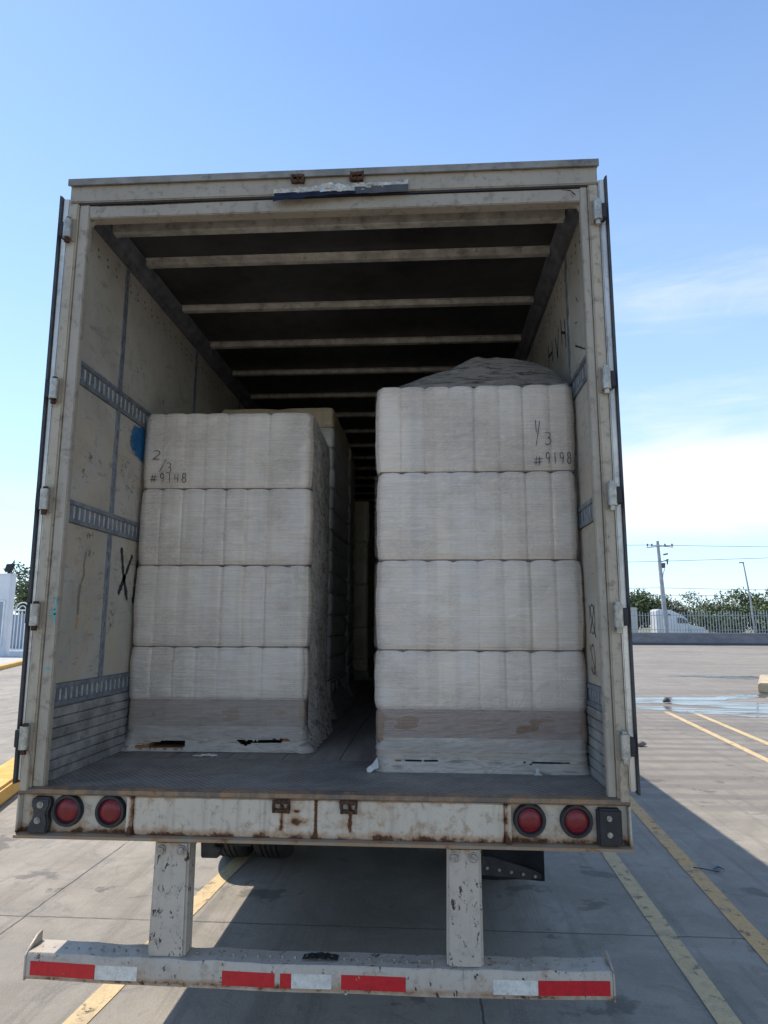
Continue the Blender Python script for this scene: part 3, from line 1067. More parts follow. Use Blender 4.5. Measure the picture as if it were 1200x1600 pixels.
for cx in (-0.146, 0.140):
    keeper(cx, 1.148, 0.036, 0.026, T)
for cx in (-0.145, 0.145):
    keeper(cx, 4.050, 0.033, 0.021, T)

# duct tape over the header seam: crinkled silver strip, dark sticky side hanging out below it
def sheet(nx, ny, fn):
    bb = MB()
    gr = [[bb.b.verts.new(fn(i_ / nx, k_ / ny)) for k_ in range(ny + 1)] for i_ in range(nx + 1)]
    for i_ in range(nx):
        for k_ in range(ny):
            bb.b.faces.new((gr[i_][k_], gr[i_ + 1][k_], gr[i_ + 1][k_ + 1], gr[i_][k_ + 1]))
    return bb


def f_tape(u, t):
    x = -0.262 + 0.657 * u
    zt = 4.002 + 0.022 * u + 0.009 * mnoise.noise(Vector((x * 14, 0, 3)))
    zb = 3.966 + 0.010 * u + 0.010 * mnoise.noise(Vector((x * 9, 2, 0)))
    y = -0.006 - 0.016 * abs(mnoise.noise(Vector((x * 26, t * 2.5, 0)))) - 0.008 * abs(mnoise.noise(Vector((x * 70, t * 5, 3))))
    y -= 0.016 * math.exp(-((x - 0.0) / 0.035) ** 2)
    return (x, y, zt + (zb - zt) * t)


def f_flap(u, t):
    x = -0.258 + 0.40 * u
    top = 3.975 + 0.004 * mnoise.noise(Vector((x * 12, 5, 5)))
    bot = 3.914 + 0.040 * u ** 0.7 + 0.005 * mnoise.noise(Vector((x * 20, 0, 0)))
    return (x, -0.016 - 0.022 * t * (1 - 0.6 * u) - 0.006 * mnoise.noise(Vector((x * 20, t * 2, 0))), top + (bot - top) * t)


def f_fold(u, t):
    x = 0.135 + 0.26 * u
    return (x, -0.014 - 0.004 * t + 0.003 * mnoise.noise(Vector((x * 20, t * 2, 9))), 3.994 + 0.006 * u - (0.040 + 0.004 * mnoise.noise(Vector((x * 15, 1, 1)))) * t)


M_tape = simple('crinkled_silver_tape', (0.50, 0.48, 0.44), 0.3, 0.4, 0.35, 12, 0.6, dirt=0.35)
tp = sheet(150, 14, f_tape).build('duct_tape', M_tape, T, smooth=True)
sheet(60, 8, f_flap).build('tape_flap', simple('navy_tape_underside', (0.012, 0.016, 0.03), 0.6, 0, 0.3, 30, 0.4, 0.15), tp, smooth=True)
sheet(40, 6, f_fold).build('tape_fold', simple('grey_tape_fold', (0.075, 0.075, 0.08), 0.6, 0.0, 0.2, 20, 0.3, 0.2), tp, smooth=True)

M_leafrust = paint('rusty_hinge_leaf_paint', (0.30, 0.26, 0.21), 0.58, grime=0.7)
# doors folded back flat along the sides
for s in (-1, 1):
    b = MB()
    x0, x1 = W + 0.006, W + 0.034
    xt = x1 + (0.006 if s < 0 else 0)       # the left door leans out a little at its top
    xq = x1 - (0.012 if s < 0 else 0)
    b.hexa([(s * x0, 0.012, 1.225), (s * xq, 0.012, 1.225), (s * x0, 1.235, 1.225), (s * xq, 1.235, 1.225),
            (s * x0, 0.012, 4.005), (s * xt, 0.012, 4.005), (s * x0, 1.235, 4.005), (s * xt, 1.235, 4.005)])
    door = b.build('rear_door', M_doormetal, T, bevel=0.005)
    b = MB()
    b.prism([(s * (x1 + 0.001), 0.002), (s * (x1 + 0.009), -0.006), (s * (x1 + 0.011), 0.03), (s * (x1 + 0.001), 0.04)], 'z', 1.215, 4.012)
    for v_ in b.b.verts:
        v_.co.x += s * ((xt if v_.co.z > 3 else xq) - x1)
    b.build('door_seal', M_seal, door)
    b = MB()
    for z in (1.45, 2.6, 3.75):
        b.box(min(s * (x1 + 0.0005), s * (x1 + 0.03)), max(s * (x1 + 0.0005), s * (x1 + 0.03)), 0.9, 1.0, z, z + 0.05)
    b.build('lock_bracket', M_hinge, door, bevel=0.003)
    for z in (3.82, 2.995, 2.465, 1.94, 1.41):
        xc = s * 1.282
        b = MB()
        b.tube([(xc, -0.021, z - 0.048), (xc, -0.021, z + 0.048)], 0.0205, 16)
        hg = b.build('hinge', M_hinge, T, smooth=True)
        b = MB()
        xa, xb = s * 1.252, s * 1.268
        b.box(min(xa, xb), max(xa, xb), -0.010, -0.001, z - 0.06, z + 0.06)
        b.build('hinge_leaf', M_leafrust, hg, bevel=0.003)
        b = MB()
        b.tube([(xc, -0.019, z - 0.070), (xc, -0.019, z + 0.060)], 0.012, 12)
        b.build('hinge_pin', M_rusty if s < 0 else M_hinge, hg, smooth=True)
        b = MB()
        xa, xb = s * 1.300, s * 1.322
        b.box(min(xa, xb), max(xa, xb), -0.030, 0.012, z - 0.04, z + 0.035)
        b.build('hinge_strap', M_black, hg, bevel=0.003)

# underride guard
for s, (xa, xb) in ((-1, (-0.689, -0.531)), (1, (0.541, 0.689))):
    b = MB()
    b.hexa([(xa, -0.008, 0.545), (xb, -0.008, 0.545), (xa, 0.09, 0.545), (xb, 0.09, 0.545),
            (xa + 0.006, 0.0, 0.999), (xb - 0.004, 0.0, 0.999), (xa + 0.006, 0.10, 0.999), (xb - 0.004, 0.10, 0.999)])
    gp = b.build('guard_post', M_guardpost, T, bevel=0.010)
    for bx in (xa + 0.035, xb - 0.035):
        b = MB()
        b.disc_y(bx, 0.962, [(0.020, -0.002), (0.020, -0.008), (0.015, -0.0085), (0.014, -0.017), (0.0, -0.018)], 12)
        b.build('bolt', M_bolt, gp, smooth=True)
b = MB()
# C-shaped beam, slightly bowed
N = 60
prof = [(-0.030, 0.462), (-0.030, 0.548), (-0.022, 0.560), (0.085, 0.563), (0.085, 0.553), (-0.016, 0.549), (-0.020, 0.540), (-0.020, 0.472), (0.06, 0.470), (0.06, 0.461)]
rings = []
for i in range(N + 1):
    x = -1.185 + 2.37 * i / N
    dz_ = -0.006 * (1 - (x / 1.18) ** 2) * 2.0 + 0.003 * mnoise.noise(Vector((x * 3, 0, 0)))
    dy_ = 0.004 * mnoise.noise(Vector((x * 2, 4, 0)))
    rings.append([b.b.verts.new((x, y + dy_, z + dz_ + (0.006 * mnoise.noise(Vector((x * 9, 7, 0))) if z > 0.55 else 0))) for y, z in prof])
for i in range(N):
    for k in range(len(prof)):
        b.b.faces.new((rings[i][k], rings[i][(k + 1) % len(prof)], rings[i + 1][(k + 1) % len(prof)], rings[i + 1][k]))
b.b.faces.new(rings[0])
b.b.faces.new(rings[-1][::-1])
beam = b.build('guard_beam', M_guard, T, smooth=True)
for s in (-1, 1):
    b = MB()
    b.prism([(-0.034, 0.456), (-0.034, 0.552), (-0.02, 0.566), (0.05, 0.600 if s < 0 else 0.588), (0.085, 0.604 if s < 0 else 0.592), (0.085, 0.470), (0.05, 0.456)], 'x', min(s * 1.186, s * 1.194), max(s * 1.186, s * 1.194))
    b.build('end_plate', M_guard, beam, bevel=0.002)


def refl(xa, xb, mat, z0=0.476, z1=0.530):
    b = MB()
    N = 24
    A = []
    for i in range(N + 1):
        x = xa + (xb - xa) * i / N
        dz_ = -0.006 * (1 - (x / 1.18) ** 2) * 2.0 + 0.003 * mnoise.noise(Vector((x * 3, 0, 0)))
        dy_ = 0.004 * mnoise.noise(Vector((x * 2, 4, 0)))
        A.append([b.b.verts.new((x, -0.0312 + dy_, z + dz_)) for z in (z0, z1)])
    for i in range(N):
        b.b.faces.new((A[i][0], A[i + 1][0], A[i + 1][1], A[i][1]))
    return b.build('reflective_strip', mat, beam)


for xa, xb, mt in ((-1.168, -0.894, M_red), (-0.893, -0.717, M_lens_w), (-0.365, -0.150, M_red), (-0.128, -0.083, M_red),
                   (-0.082, 0.080, M_lens_w), (0.119, 0.377, M_red), (0.721, 0.896, M_lens_w), (0.897, 1.175, M_red)):
    refl(xa, xb, mt)
# rivet dots on the top face of the beam
b = MB()
for k in range(46):
    x = -1.15 + k * 0.051
    if any(a - 0.02 < x < c + 0.02 for a, c in ((-0.69, -0.53), (0.54, 0.69))):
        continue
    b.box(x - 0.004, x + 0.004, 0.02, 0.030, 0.548, 0.562)
b.build('rivet_head', M_bolt, beam)['kind'] = 'stuff'
# crumpled strip of something caught on the beam
b = MB()
grid = []
for i in range(31):
    t = i / 30
    x = -0.045 + 0.145 * t
    grid.append([b.b.verts.new((x, 0.0 + 0.012 * k, 0.557 + 0.020 * (abs(mnoise.noise(Vector((x * 40, k * .8, 2)))) + 0.2) * math.sin(math.pi * t))) for k in range(5)])
for i in range(30):
    for k in range(4):
        b.b.faces.new((grid[i][k], grid[i + 1][k], grid[i + 1][k + 1], grid[i][k + 1]))
b.build('torn_film_rag', M_black, beam, smooth=True)
b = MB()
b.prism([(0.12, 0.461), (0.20, 0.461), (0.175, 0.452), (0.15, 0.447), (0.137, 0.426), (0.128, 0.428), (0.13, 0.445)], 'y', 0.01, 0.013)
b.build('hanging_film_tail', M_strap, beam)

# chassis rails, cross members, axles, wheels, flap
for s in (-1, 1):
    b = MB()
    b.box(min(s * 0.42, s * 0.52), max(s * 0.42, s * 0.52), 0.6, 6.5, 0.80, 1.02)
    b.build('chassis_rail', M_under, T)
y = 0.35
while y < LEN:
    b = MB()
    b.box(-1.20, 1.20, y, y + 0.05, 1.03, 1.145)
    b.build('cross_member', M_under, T)
    y += 0.62
for s in (-1, 1):
    b = MB()
    b.box(min(s * 0.60, s * 0.70), max(s * 0.60, s * 0.70), 0.12, 0.30, 0.90, 0.999)
    b.build('guard_brace', M_under, T)
b = MB()
b.prism([(-0.515, 0.90), (-0.44, 0.90), (-0.43, 0.94), (-0.46, 0.95), (-0.455, 0.985), (-0.43, 0.998), (-0.52, 0.998)], 'y', 0.10, 0.16)
b.build('rusty_bracket', M_under, T, bevel=0.004)
tyre_mesh = rim_mesh = None
wheels = []
for yc in (3.02, 4.27):
    b = MB()
    b.tube([(-1.05, yc, 0.5), (1.05, yc, 0.5)], 0.065, 14)
    b.build('axle', M_under, T, smooth=True)
    for xc in (-1.125, -0.79, 0.79, 1.125):
        e = bpy.data.objects.new('wheel', None)
        col.objects.link(e)
        e.parent = T
        e.location = (xc, yc, 0.505)
        wheels.append(e)
        if tyre_mesh is None:
            b = MB()
            pr = [(-0.105, 0.30), (-0.135, 0.36), (-0.142, 0.42), (-0.128, 0.478), (-0.108, 0.497)]
            for gx in (-0.062, -0.021, 0.021, 0.062):
                pr += [(gx - 0.006, 0.504), (gx - 0.004, 0.490), (gx + 0.004, 0.490), (gx + 0.006, 0.504)]
            pr += [(0.108, 0.497), (0.128, 0.478), (0.142, 0.42), (0.135, 0.36), (0.105, 0.30), (-0.105, 0.30)]
            b.lathe_x(0, 0, pr, 72)
            ty = b.build('tyre', M_tyre, None, smooth=True)
            b = MB()
            b.lathe_x(0, 0, [(-0.10, 0.305), (-0.09, 0.28), (0.02, 0.26), (0.03, 0.10), (0.05, 0.08), (0.05, 0.0), (-0.02, 0.0), (-0.02, 0.24), (-0.10, 0.27), (-0.10, 0.305)], 40)
            ri = b.build('rim', M_alu, None, smooth=True)
            tyre_mesh, rim_mesh = ty.data, ri.data
        else:
            ty = bpy.data.objects.new('tyre', tyre_mesh)
            col.objects.link(ty)
            ri = bpy.data.objects.new('rim', rim_mesh)
            col.objects.link(ri)
        ty.parent = e
        ri.parent = e
        if xc < 0:
            ri.rotation_euler = (0, 0, math.pi)
b = MB()   # right mud flap
grid = []
for i in range(13):
    x = 0.66 + 0.64 * i / 12
    grid.append([b.b.verts.new((x, 2.34 + 0.015 * math.sin(i * 0.9 + k * .2), 0.085 + 0.93 * k / 12)) for k in range(13)])
for i in range(12):
    for k in range(12):
        b.b.faces.new((grid[i][k], grid[i + 1][k], grid[i + 1][k + 1], grid[i][k + 1]))
bmesh.ops.solidify(b.b, geom=b.b.faces[:], thickness=0.008)
fl = b.build('mud_flap', M_black, T, smooth=True)
b = MB()
b.prism([(0.64, 0.235), (0.66, 0.27), (0.93, 0.245), (1.22, 0.165), (1.275, 0.135), (1.275, 0.105), (1.2, 0.10), (0.64, 0.135)], 'y', 2.305, 2.322)
pl = b.build('flap_weight', M_under, fl, bevel=0.004)
b = MB()
for k in range(7):
    b.disc_y(0.72 + 0.085 * k, 0.195 - 0.012 * k, [(0.012, 2.3048), (0.010, 2.298), (0.0, 2.296)], 10)
b.build('flap_bolt', M_bolt, fl, smooth=True)
# landing gear at the front
for s in (-1, 1):
    b = MB()
    b.box(min(s * 0.72, s * 0.86), max(s * 0.72, s * 0.86), 12.2, 12.34, 0.10, 1.03)
    b.box(min(s * 0.64, s * 0.94), max(s * 0.64, s * 0.94), 12.1, 12.44, 0.0, 0.10)
    b.build('landing_leg', M_under, T, bevel=0.01)

# ------------------------------------------------------------------ marks that follow a surface


def ribbon(bvh, strokes, w, origin, du, dv, ray, mat, name, parent, lift=0.0015, jitter=0.0, bristle=False):
    """lay flattened strokes given in (u,v) on whatever the ray hits first"""
    b = MB()
    origin, du, dv, ray = Vector(origin), Vector(du), Vector(dv), Vector(ray).normalized()
    for st in strokes:
        dense = []
        for a, c in zip(st, st[1:]):
            k = max(2, int(math.hypot((c[0] - a[0]) * du.length, (c[1] - a[1]) * dv.length) / 0.004))
            for j in range(k):
                dense.append((a[0] + (c[0] - a[0]) * j / k, a[1] + (c[1] - a[1]) * j / k))
        dense.append(st[-1])
        P = []
        for u, v in dense:
            p0 = origin + du * u + dv * v
            if bvh is not None:
                hit = bvh.ray_cast(p0 - ray * 0.4, ray)
                if hit[0] is None:
                    continue
                p0 = hit[0]
            P.append(p0 - ray * lift)
        if len(P) < 2:
            continue
        rows = []
        for i, p in enumerate(P):
            t = (P[min(i + 1, len(P) - 1)] - P[max(i - 1, 0)]).normalized()
            sd = t.cross(ray)
            if sd.length < 1e-5:
                continue
            sd.normalize()
            ww = w * (0.75 + 0.35 * mnoise.noise(p * 30)) * (0.55 if i < 2 or i > len(P) - 3 else 1)
            if jitter:
                ww *= 1 + jitter * mnoise.noise(p * 150)
            rows.append((b.b.verts.new(p - sd * ww), b.b.verts.new(p + sd * ww)))
        for r0, r1 in zip(rows, rows[1:]):
            b.b.faces.new((r0[0], r1[0], r1[1], r0[1]))
    return b.build(name, mat, parent)


def arc(cx, cy, rx, ry, a0, a1, n=10):
    return [(cx + rx * math.cos(R(a0 + (a1 - a0) * i / n)), cy + ry * math.sin(R(a0 + (a1 - a0) * i / n))) for i in range(n + 1)]


GL = {
    '1': [[(0.45, 1), (0.5, 0)]],
    '2': [arc(0.42, 0.72, 0.34, 0.28, 160, -30, 8) + [(0.1, 0.05), (0.85, 0.1)]],
    '3': [arc(0.4, 0.76, 0.32, 0.24, 140, -80, 8) + arc(0.4, 0.28, 0.38, 0.28, 80, -140, 10)],
    '4': [[(0.2, 0.95), (0.12, 0.4), (0.75, 0.45)], [(0.7, 0.95), (0.66, 0.0)]],
    '8': [arc(0.5, 0.74, 0.26, 0.24, -90, 270, 12), arc(0.5, 0.26, 0.32, 0.26, -270, 90, 12)],
    '9': [arc(0.42, 0.7, 0.28, 0.28, 0, 360, 12) + [(0.68, 0.4), (0.55, 0.0)]],
    '#': [[(0.3, 1), (0.2, 0)], [(0.65, 1), (0.55, 0)], [(0.0, 0.65), (1.0, 0.7)], [(-0.05, 0.3), (0.9, 0.35)]],
    '/': [[(0.65, 1.15), (0.25, -0.15)]],
}


def glyphs(txt, x, z, w, h, gap=0.25, slant=0.0):
    out = []
    for ch in txt:
        for st in GL[ch]:
            out.append([(x + u * w + slant * v * h, z + v * h) for u, v in st])
        x += w * (1 + gap)
    return out


# marks on trailer walls (real paint on the wall)
def wallmarks(s, strokes, w, mat, name, parent, jitter=0.6):
    # (y, z) strokes on the liner
    return ribbon(None, strokes, w, (s * (IW - 0.0005), 0, 0), (0, 1, 0), (0, 0, 1), (s, 0, 0), mat, name, parent, 0.001, jitter)


wallmarks(-1, [[(0.755, 2.33), (0.80, 2.18), (0.87, 2.035)], [(0.905, 2.30), (0.83, 2.18), (0.752, 2.065)]], 0.020, M_spray, 'spray_paint_cross', T)
wallmarks(-1, [[(0.985, 2.28), (0.965, 2.14), (0.95, 2.02)]], 0.02, M_spray, 'spray_paint_stroke', T)
# blue paint splash
def mk_blue():
    m, g, p = new_mat('blue_sprayed_paint')
    v = g.coord()
    x, y, z = g.sep(v)
    a = g.math('DIVIDE', g.math('SUBTRACT', y, 0.95), 0.17)
    c = g.math('DIVIDE', g.math('SUBTRACT', z, 2.985), 0.105)
    d = g.math('SQRT', g.math('ADD', g.math('MULTIPLY', a, a), g.math('MULTIPLY', c, c)))
    n = g.noise(v, 16, 8, 0.75, 0.4)
    n2 = g.noise(v, 1, 5, 0.6, sc=(1, 60, 6))
    e = g.math('SUBTRACT', g.math('ADD', g.math('MULTIPLY', n, 1.1), g.math('MULTIPLY', n2, 0.35)), d)
    cc = g.mix(g.step(n, 0.35, 0.65), (0.012, 0.085, 0.21), (0.03, 0.16, 0.33))
    setp(g, p, cc, 0.6, 0, None, 0.3, alpha=g.step(e, -0.38, -0.12))
    return m


b = MB()
b.quad([(-(IW - 0.0018), 0.70, 2.82), (-(IW - 0.0018), 1.22, 2.82), (-(IW - 0.0018), 1.22, 3.083), (-(IW - 0.0018), 0.70, 3.083)])
b.build('blue_paint_splash', mk_blue(), T)
rr = random.Random(11)
# tiny pen scribbles on left panels
sc_ = []
for (y0, z0, n, w_, h_) in ((0.68, 2.72, 9, 0.10, 0.12), (0.30, 2.72, 6, 0.14, 0.05), (0.66, 1.86, 10, 0.05, 0.10), (0.74, 2.57, 8, 0.10, 0.10), (0.34, 2.33, 5, 0.08, 0.02),
                            (0.24, 2.63, 5, 0.05, 0.04), (0.85, 3.42, 3, 0.02, 0.07), (1.2, 3.3, 3, 0.03, 0.05)):
    for _ in range(n):
        y = y0 + rr.uniform(0, w_)
        z = z0 + rr.uniform(0, h_)
        sc_.append([(y, z), (y + rr.uniform(-.02, .02), z + rr.uniform(0.005, 0.03)), (y + rr.uniform(-.01, .03), z + rr.uniform(-0.01, 0.02))])
wallmarks(-1, sc_, 0.0016, M_ink, 'pen_scribble', T)
wallmarks(-1, [[(0.36, 2.27), (0.345, 2.2), (0.352, 2.14), (0.33, 2.10)], [(0.40, 2.28), (0.385, 2.24)], [(0.43, 2.27), (0.44, 2.255)]], 0.011, simple('grey_scar', (0.24, 0.21, 0.17), 0.7), 'grey_scrape', T)
wallmarks(-1, [[(0.325, 2.10), (0.315, 2.02), (0.32, 1.94)]], 0.012, simple('grey_scar_dark', (0.25, 0.20, 0.14), 0.7), 'brown_scrape', T)
wallmarks(-1, [[(0.325, 1.935), (0.315, 1.87)]], 0.014, simple('ochre_stain', (0.45, 0.31, 0.12), 0.7), 'ochre_stain', T)
# right wall lettering-like marks and soot
wallmarks(1, [[(0.80, 3.66), (0.79, 3.50)], [(0.70, 3.62), (0.69, 3.44)], [(0.80, 3.58), (0.69, 3.53)],
              [(0.98, 3.63), (0.93, 3.48), (0.88, 3.64)],
              [(1.22, 3.68), (1.21, 3.52)], [(1.09, 3.66), (1.08, 3.51)], [(1.22, 3.60), (1.08, 3.58)]], 0.012, M_spray, 'painted_letters', T)
wallmarks(1, [[(0.46, 3.355), (0.25, 3.25)], [(0.40, 3.60), (0.36, 3.55)], [(0.33, 3.72), (0.31, 3.68)], [(0.44, 3.47), (0.40, 3.46)]], 0.005, M_spray, 'dark_scratch', T)
wallmarks(1, [arc(0.36, 1.93, 0.05, 0.07, 0, 300, 10), [(0.30, 2.0), (0.42, 1.86)], [(0.42, 2.0), (0.30, 1.84)],
              arc(0.38, 1.74, 0.04, 0.07, 40, 330, 10), [(0.44, 1.81), (0.33, 1.66)]], 0.005, M_ink, 'pen_scribble', T)
# turquoise smears on the left rim
ribbon(None, [[(-1.243, 1.94), (-1.215, 1.942), (-1.20, 1.945)], [(-1.205, 2.02), (-1.208, 1.97), (-1.206, 1.90)],
              [(-1.205, 1.965), (-1.23, 1.962)], [(-1.24, 1.705), (-1.202, 1.70)]], 0.004, (0, 0.0115, 0), (1, 0, 0), (0, 0, 1), (0, 1, 0),
       M_cyan, 'turquoise_smear', T, 0.0012, 0.9)
# tail of the seam line on header (dark crack)
for st_ in ([(-1.16, 3.961), (-0.9, 3.958), (-0.3, 3.966)], [(1.13, 3.958), (1.17, 3.952), (1.195, 3.925)]):
    ribbon(None, [st_], 0.003, (0, 0.0155, 0), (1, 0, 0), (0, 0, 1), (0, 1, 0), M_rusty, 'rust_line', T, 0.001, 0.9)


# ------------------------------------------------------------------ wrapped pallet loads


def rrect(w, d, r, step):
    """closed rounded-rectangle outline, counter-clockwise from the front left, local coords (front y=0)"""
    pts = []

    def line(a, c):
        n = max(1, int(math.hypot(c[0] - a[0], c[1] - a[1]) / step))
        for i in range(n):
            t = i / n
            pts.append((a[0] + (c[0] - a[0]) * t, a[1] + (c[1] - a[1]) * t))

    def corner(cx, cy, a0):
        n = max(3, int(r * math.pi / 2 / step))
        for i in range(n):
            a = R(a0 + 90 * i / n)
            pts.append((cx + r * math.cos(a), cy + r * math.sin(a)))
    h = w / 2
    line((-h + r, 0), (h - r, 0))
    corner(h - r, r, -90)
    line((h, r), (h, d - r))
    corner(h - r, d - r, 0)
    line((h - r, d), (-h + r, d))
    corner(-h + r, d - r, 90)
    line((-h, d - r), (-h, r))
    corner(-h + r, r, 180)
    return pts


def tier_mesh(w, d, z0, z1, pitch, depth, seed, x0, y0, step=0.0065, edge=0.03, rc=0.05, bulge=0.008):
    """one tier of upright round bundles tight under film: scalloped sides, soft ends"""
    b = MB()
    out = rrect(w, d, rc, step)
    cx, cy = 0.0, d / 2
    n = len(out)
    nz = max(8, int((z1 - z0) / 0.016))
    rnd = random.Random(seed)
    offs = [rnd.uniform(0, 1) for _ in range(400)]
    rings = []
    h = z1 - z0
    for k in range(nz + 1):
        t = k / nz
        z = z0 + h * t
        e = min(t, 1 - t) * h
        ring = []
        for i, (x, y) in enumerate(out):
            a = out[i - 1]
            c = out[(i + 1) % n]
            tx, ty = c[0] - a[0], c[1] - a[1]
            L = math.hypot(tx, ty) or 1
            nx, ny = ty / L, -tx / L
            along = x if abs(ny) > abs(nx) else y + 7.3
            u = along / pitch + 0.5 * (seed % 2) * 0
            cell = int(math.floor(u))
            f = abs((u - cell) - 0.0)
            f = min(f, 1 - f)                      # 0 at a valley, .5 on a crown
            deep = 0.35 + 0.65 * offs[(cell if u - cell < 0.5 else cell + 1) % 400]
            if ((cell if u - cell < 0.5 else cell + 1) % 2) == 0:
                deep *= 1.35
            val = math.exp(-(f / 0.055) ** 2) * depth * 1.5 * deep ** 2 + (0.5 - f) ** 2 * depth * 1.5
            # valleys open towards the ends of the bundles
            endw = math.exp(-e / 0.05)
            val *= 1 + 0.5 * endw
            ins = edge * math.exp(-(e / (edge * 0.62)) ** 1.15) + val
            ins -= bulge * math.sin(math.pi * t)
            col_off = (offs[(cell + 57) % 400] - 0.5) * 0.006
            w1 = 0.0045 * mnoise.noise(Vector((x * 9 + x0, y * 9 + y0, z * 14 + seed)))
            w2 = 0.0016 * mnoise.noise(Vector((x * 6, y * 6, z * 90 + seed)))
            ins += col_off + w1 + w2
            zz = z
            if t > 0.9:
                zz -= (0.008 * math.exp(-(f / 0.16) ** 2) * deep) * (t - 0.9) * 10
                zz += 0.004 * mnoise.noise(Vector((x * 7, y * 7, seed)))
            ring.append(b.b.verts.new((x0 + x - nx * ins, y0 + y - ny * ins, zz)))
        rings.append(ring)
    for k in range(nz):
        for i in range(n):
            j = (i + 1) % n
            b.b.faces.new((rings[k][i], rings[k][j], rings[k + 1][j], rings[k + 1][i]))
    for ring, inv in ((rings[0], True), (rings[-1], False)):
        c = b.b.verts.new((x0 + cx, y0 + cy, (z0 + 0.004) if inv else z1 - 0.002))
        for i in range(n):
            j = (i + 1) % n
            b.b.faces.new((ring[j], ring[i], c) if inv else (ring[i], ring[j], c))
    return b


def wood_pallet(parent, w, d, x0, y0, z, h=0.11):
    pw = w / 2
    b = MB()
    for yy in (0.0, d / 2 - 0.05, d - 0.10):
        b.box(x0 - pw, x0 + pw, y0 + yy, y0 + yy + 0.10, z + 0.002, z + 0.018)
    for yy in [i * (d - 0.09) / 6 for i in range(7)]:
        b.box(x0 - pw, x0 + pw, y0 + yy, y0 + yy + 0.09, z + h - 0.018, z + h)
    b_ = b.build('pallet', M_wood, parent)
    b = MB()
    for xx in (-pw, -0.055, pw - 0.11):
        for yy in (0.0, d / 2 - 0.05, d - 0.10):
            b.box(x0 + xx, x0 + xx + 0.11, y0 + yy + 0.001, y0 + yy + 0.099, z + 0.019, z + h - 0.019)
    b.build('pallet_block', M_wood, b_)


def skirt(parent, w, d, x0, y0, z0, z1, holes, flare=(0.02, 0.02), seed=1, rcorner=0.06, name='film_skirt', mat=None, tight=None):
    """loose film round the pallet; holes = polygons in front-local (x,z)"""
    out = rrect(w, d, rcorner, 0.010)
    n = len(out)
    nz = int((z1 - z0) / 0.008)
    b = MB()
    rings = []
    for k in range(nz + 1):
        t = k / nz
        ring = []
        for i, (x, y) in enumerate(out):
            a = out[i - 1]
            c = out[(i + 1) % n]
            tx, ty = c[0] - a[0], c[1] - a[1]
            L = math.hypot(tx, ty) or 1
            nx, ny = ty / L, -tx / L
            fl_ = (flare[0] if x < 0 else flare[1]) * abs(nx) ** 0.7 + 0.012 * abs(ny)
            o = fl_ * (1 - t) ** 2 + 0.010 * mnoise.noise(Vector((x * 7, y * 7, t * 2 + seed))) + 0.004 * mnoise.noise(Vector((x * 16, y * 16, t * 9 + seed)))
            o -= 0.010 * math.sin(math.pi * t)
            # pulled into the fork openings
            z = z0 + (z1 - z0) * t + (0.003 * mnoise.noise(Vector((x * 9, y * 9, seed))) if k == 0 else 0)
            if tight:
                o = 0.0165 + 0.0022 * mnoise.noise(Vector((x * 8, y * 8, z * 6 + seed))) + 0.0012 * mnoise.noise(Vector((x * 3, y * 3, z * 70)))
                for zc_ in tight:
                    o -= 0.016 * math.exp(-((z - zc_) / 0.016) ** 2)
            ring.append(b.b.verts.new((x0 + x + nx * o, y0 + y + ny * o, max(z, z0))))
        rings.append(ring)

    def inside(px, pz, poly):
        c = False
        m_ = len(poly)
        for i in range(m_):
            x1, z1_ = poly[i]
            x2, z2_ = poly[(i + 1) % m_]
            if (z1_ > pz) != (z2_ > pz) and px < (x2 - x1) * (pz - z1_) / (z2_ - z1_) + x1:
                c = not c
        return c
    for k in range(nz):
        for i in range(n):
            j = (i + 1) % n
            mx = x0 + (out[i][0] + out[j][0]) / 2
            mz = z0 + (z1 - z0) * (k + 0.5) / nz
            if out[i][1] < 0.05:
                jx = mx + 0.012 * mnoise.noise(Vector((mx * 40, mz * 60, 0)))
                jz = mz + 0.006 * mnoise.noise(Vector((mx * 50, mz * 20, 4)))
                if any(inside(jx, jz, h) for h in holes):
                    continue
            b.b.faces.new((rings[k][i], rings[k][j], rings[k + 1][j], rings[k + 1][i]))
    return b.build(name, mat or M_skirt, parent, smooth=True)


def bvh_of(objs):
    vs, fs = [], []
    for o in objs:
        base = len(vs)
        vs += [tuple(v.co) for v in o.data.vertices]
        fs += [[base + i for i in p.vertices] for p in o.data.polygons]
    return BVHTree.FromPolygons(vs, fs)


def mesh_at(b, name, mat, root, **kw):
    """build from world coordinates under a root that stands elsewhere"""
    o = b.build(name, mat, None, **kw)
    o.parent = root
    o.matrix_parent_inverse = root.matrix_world.inverted()
    return o


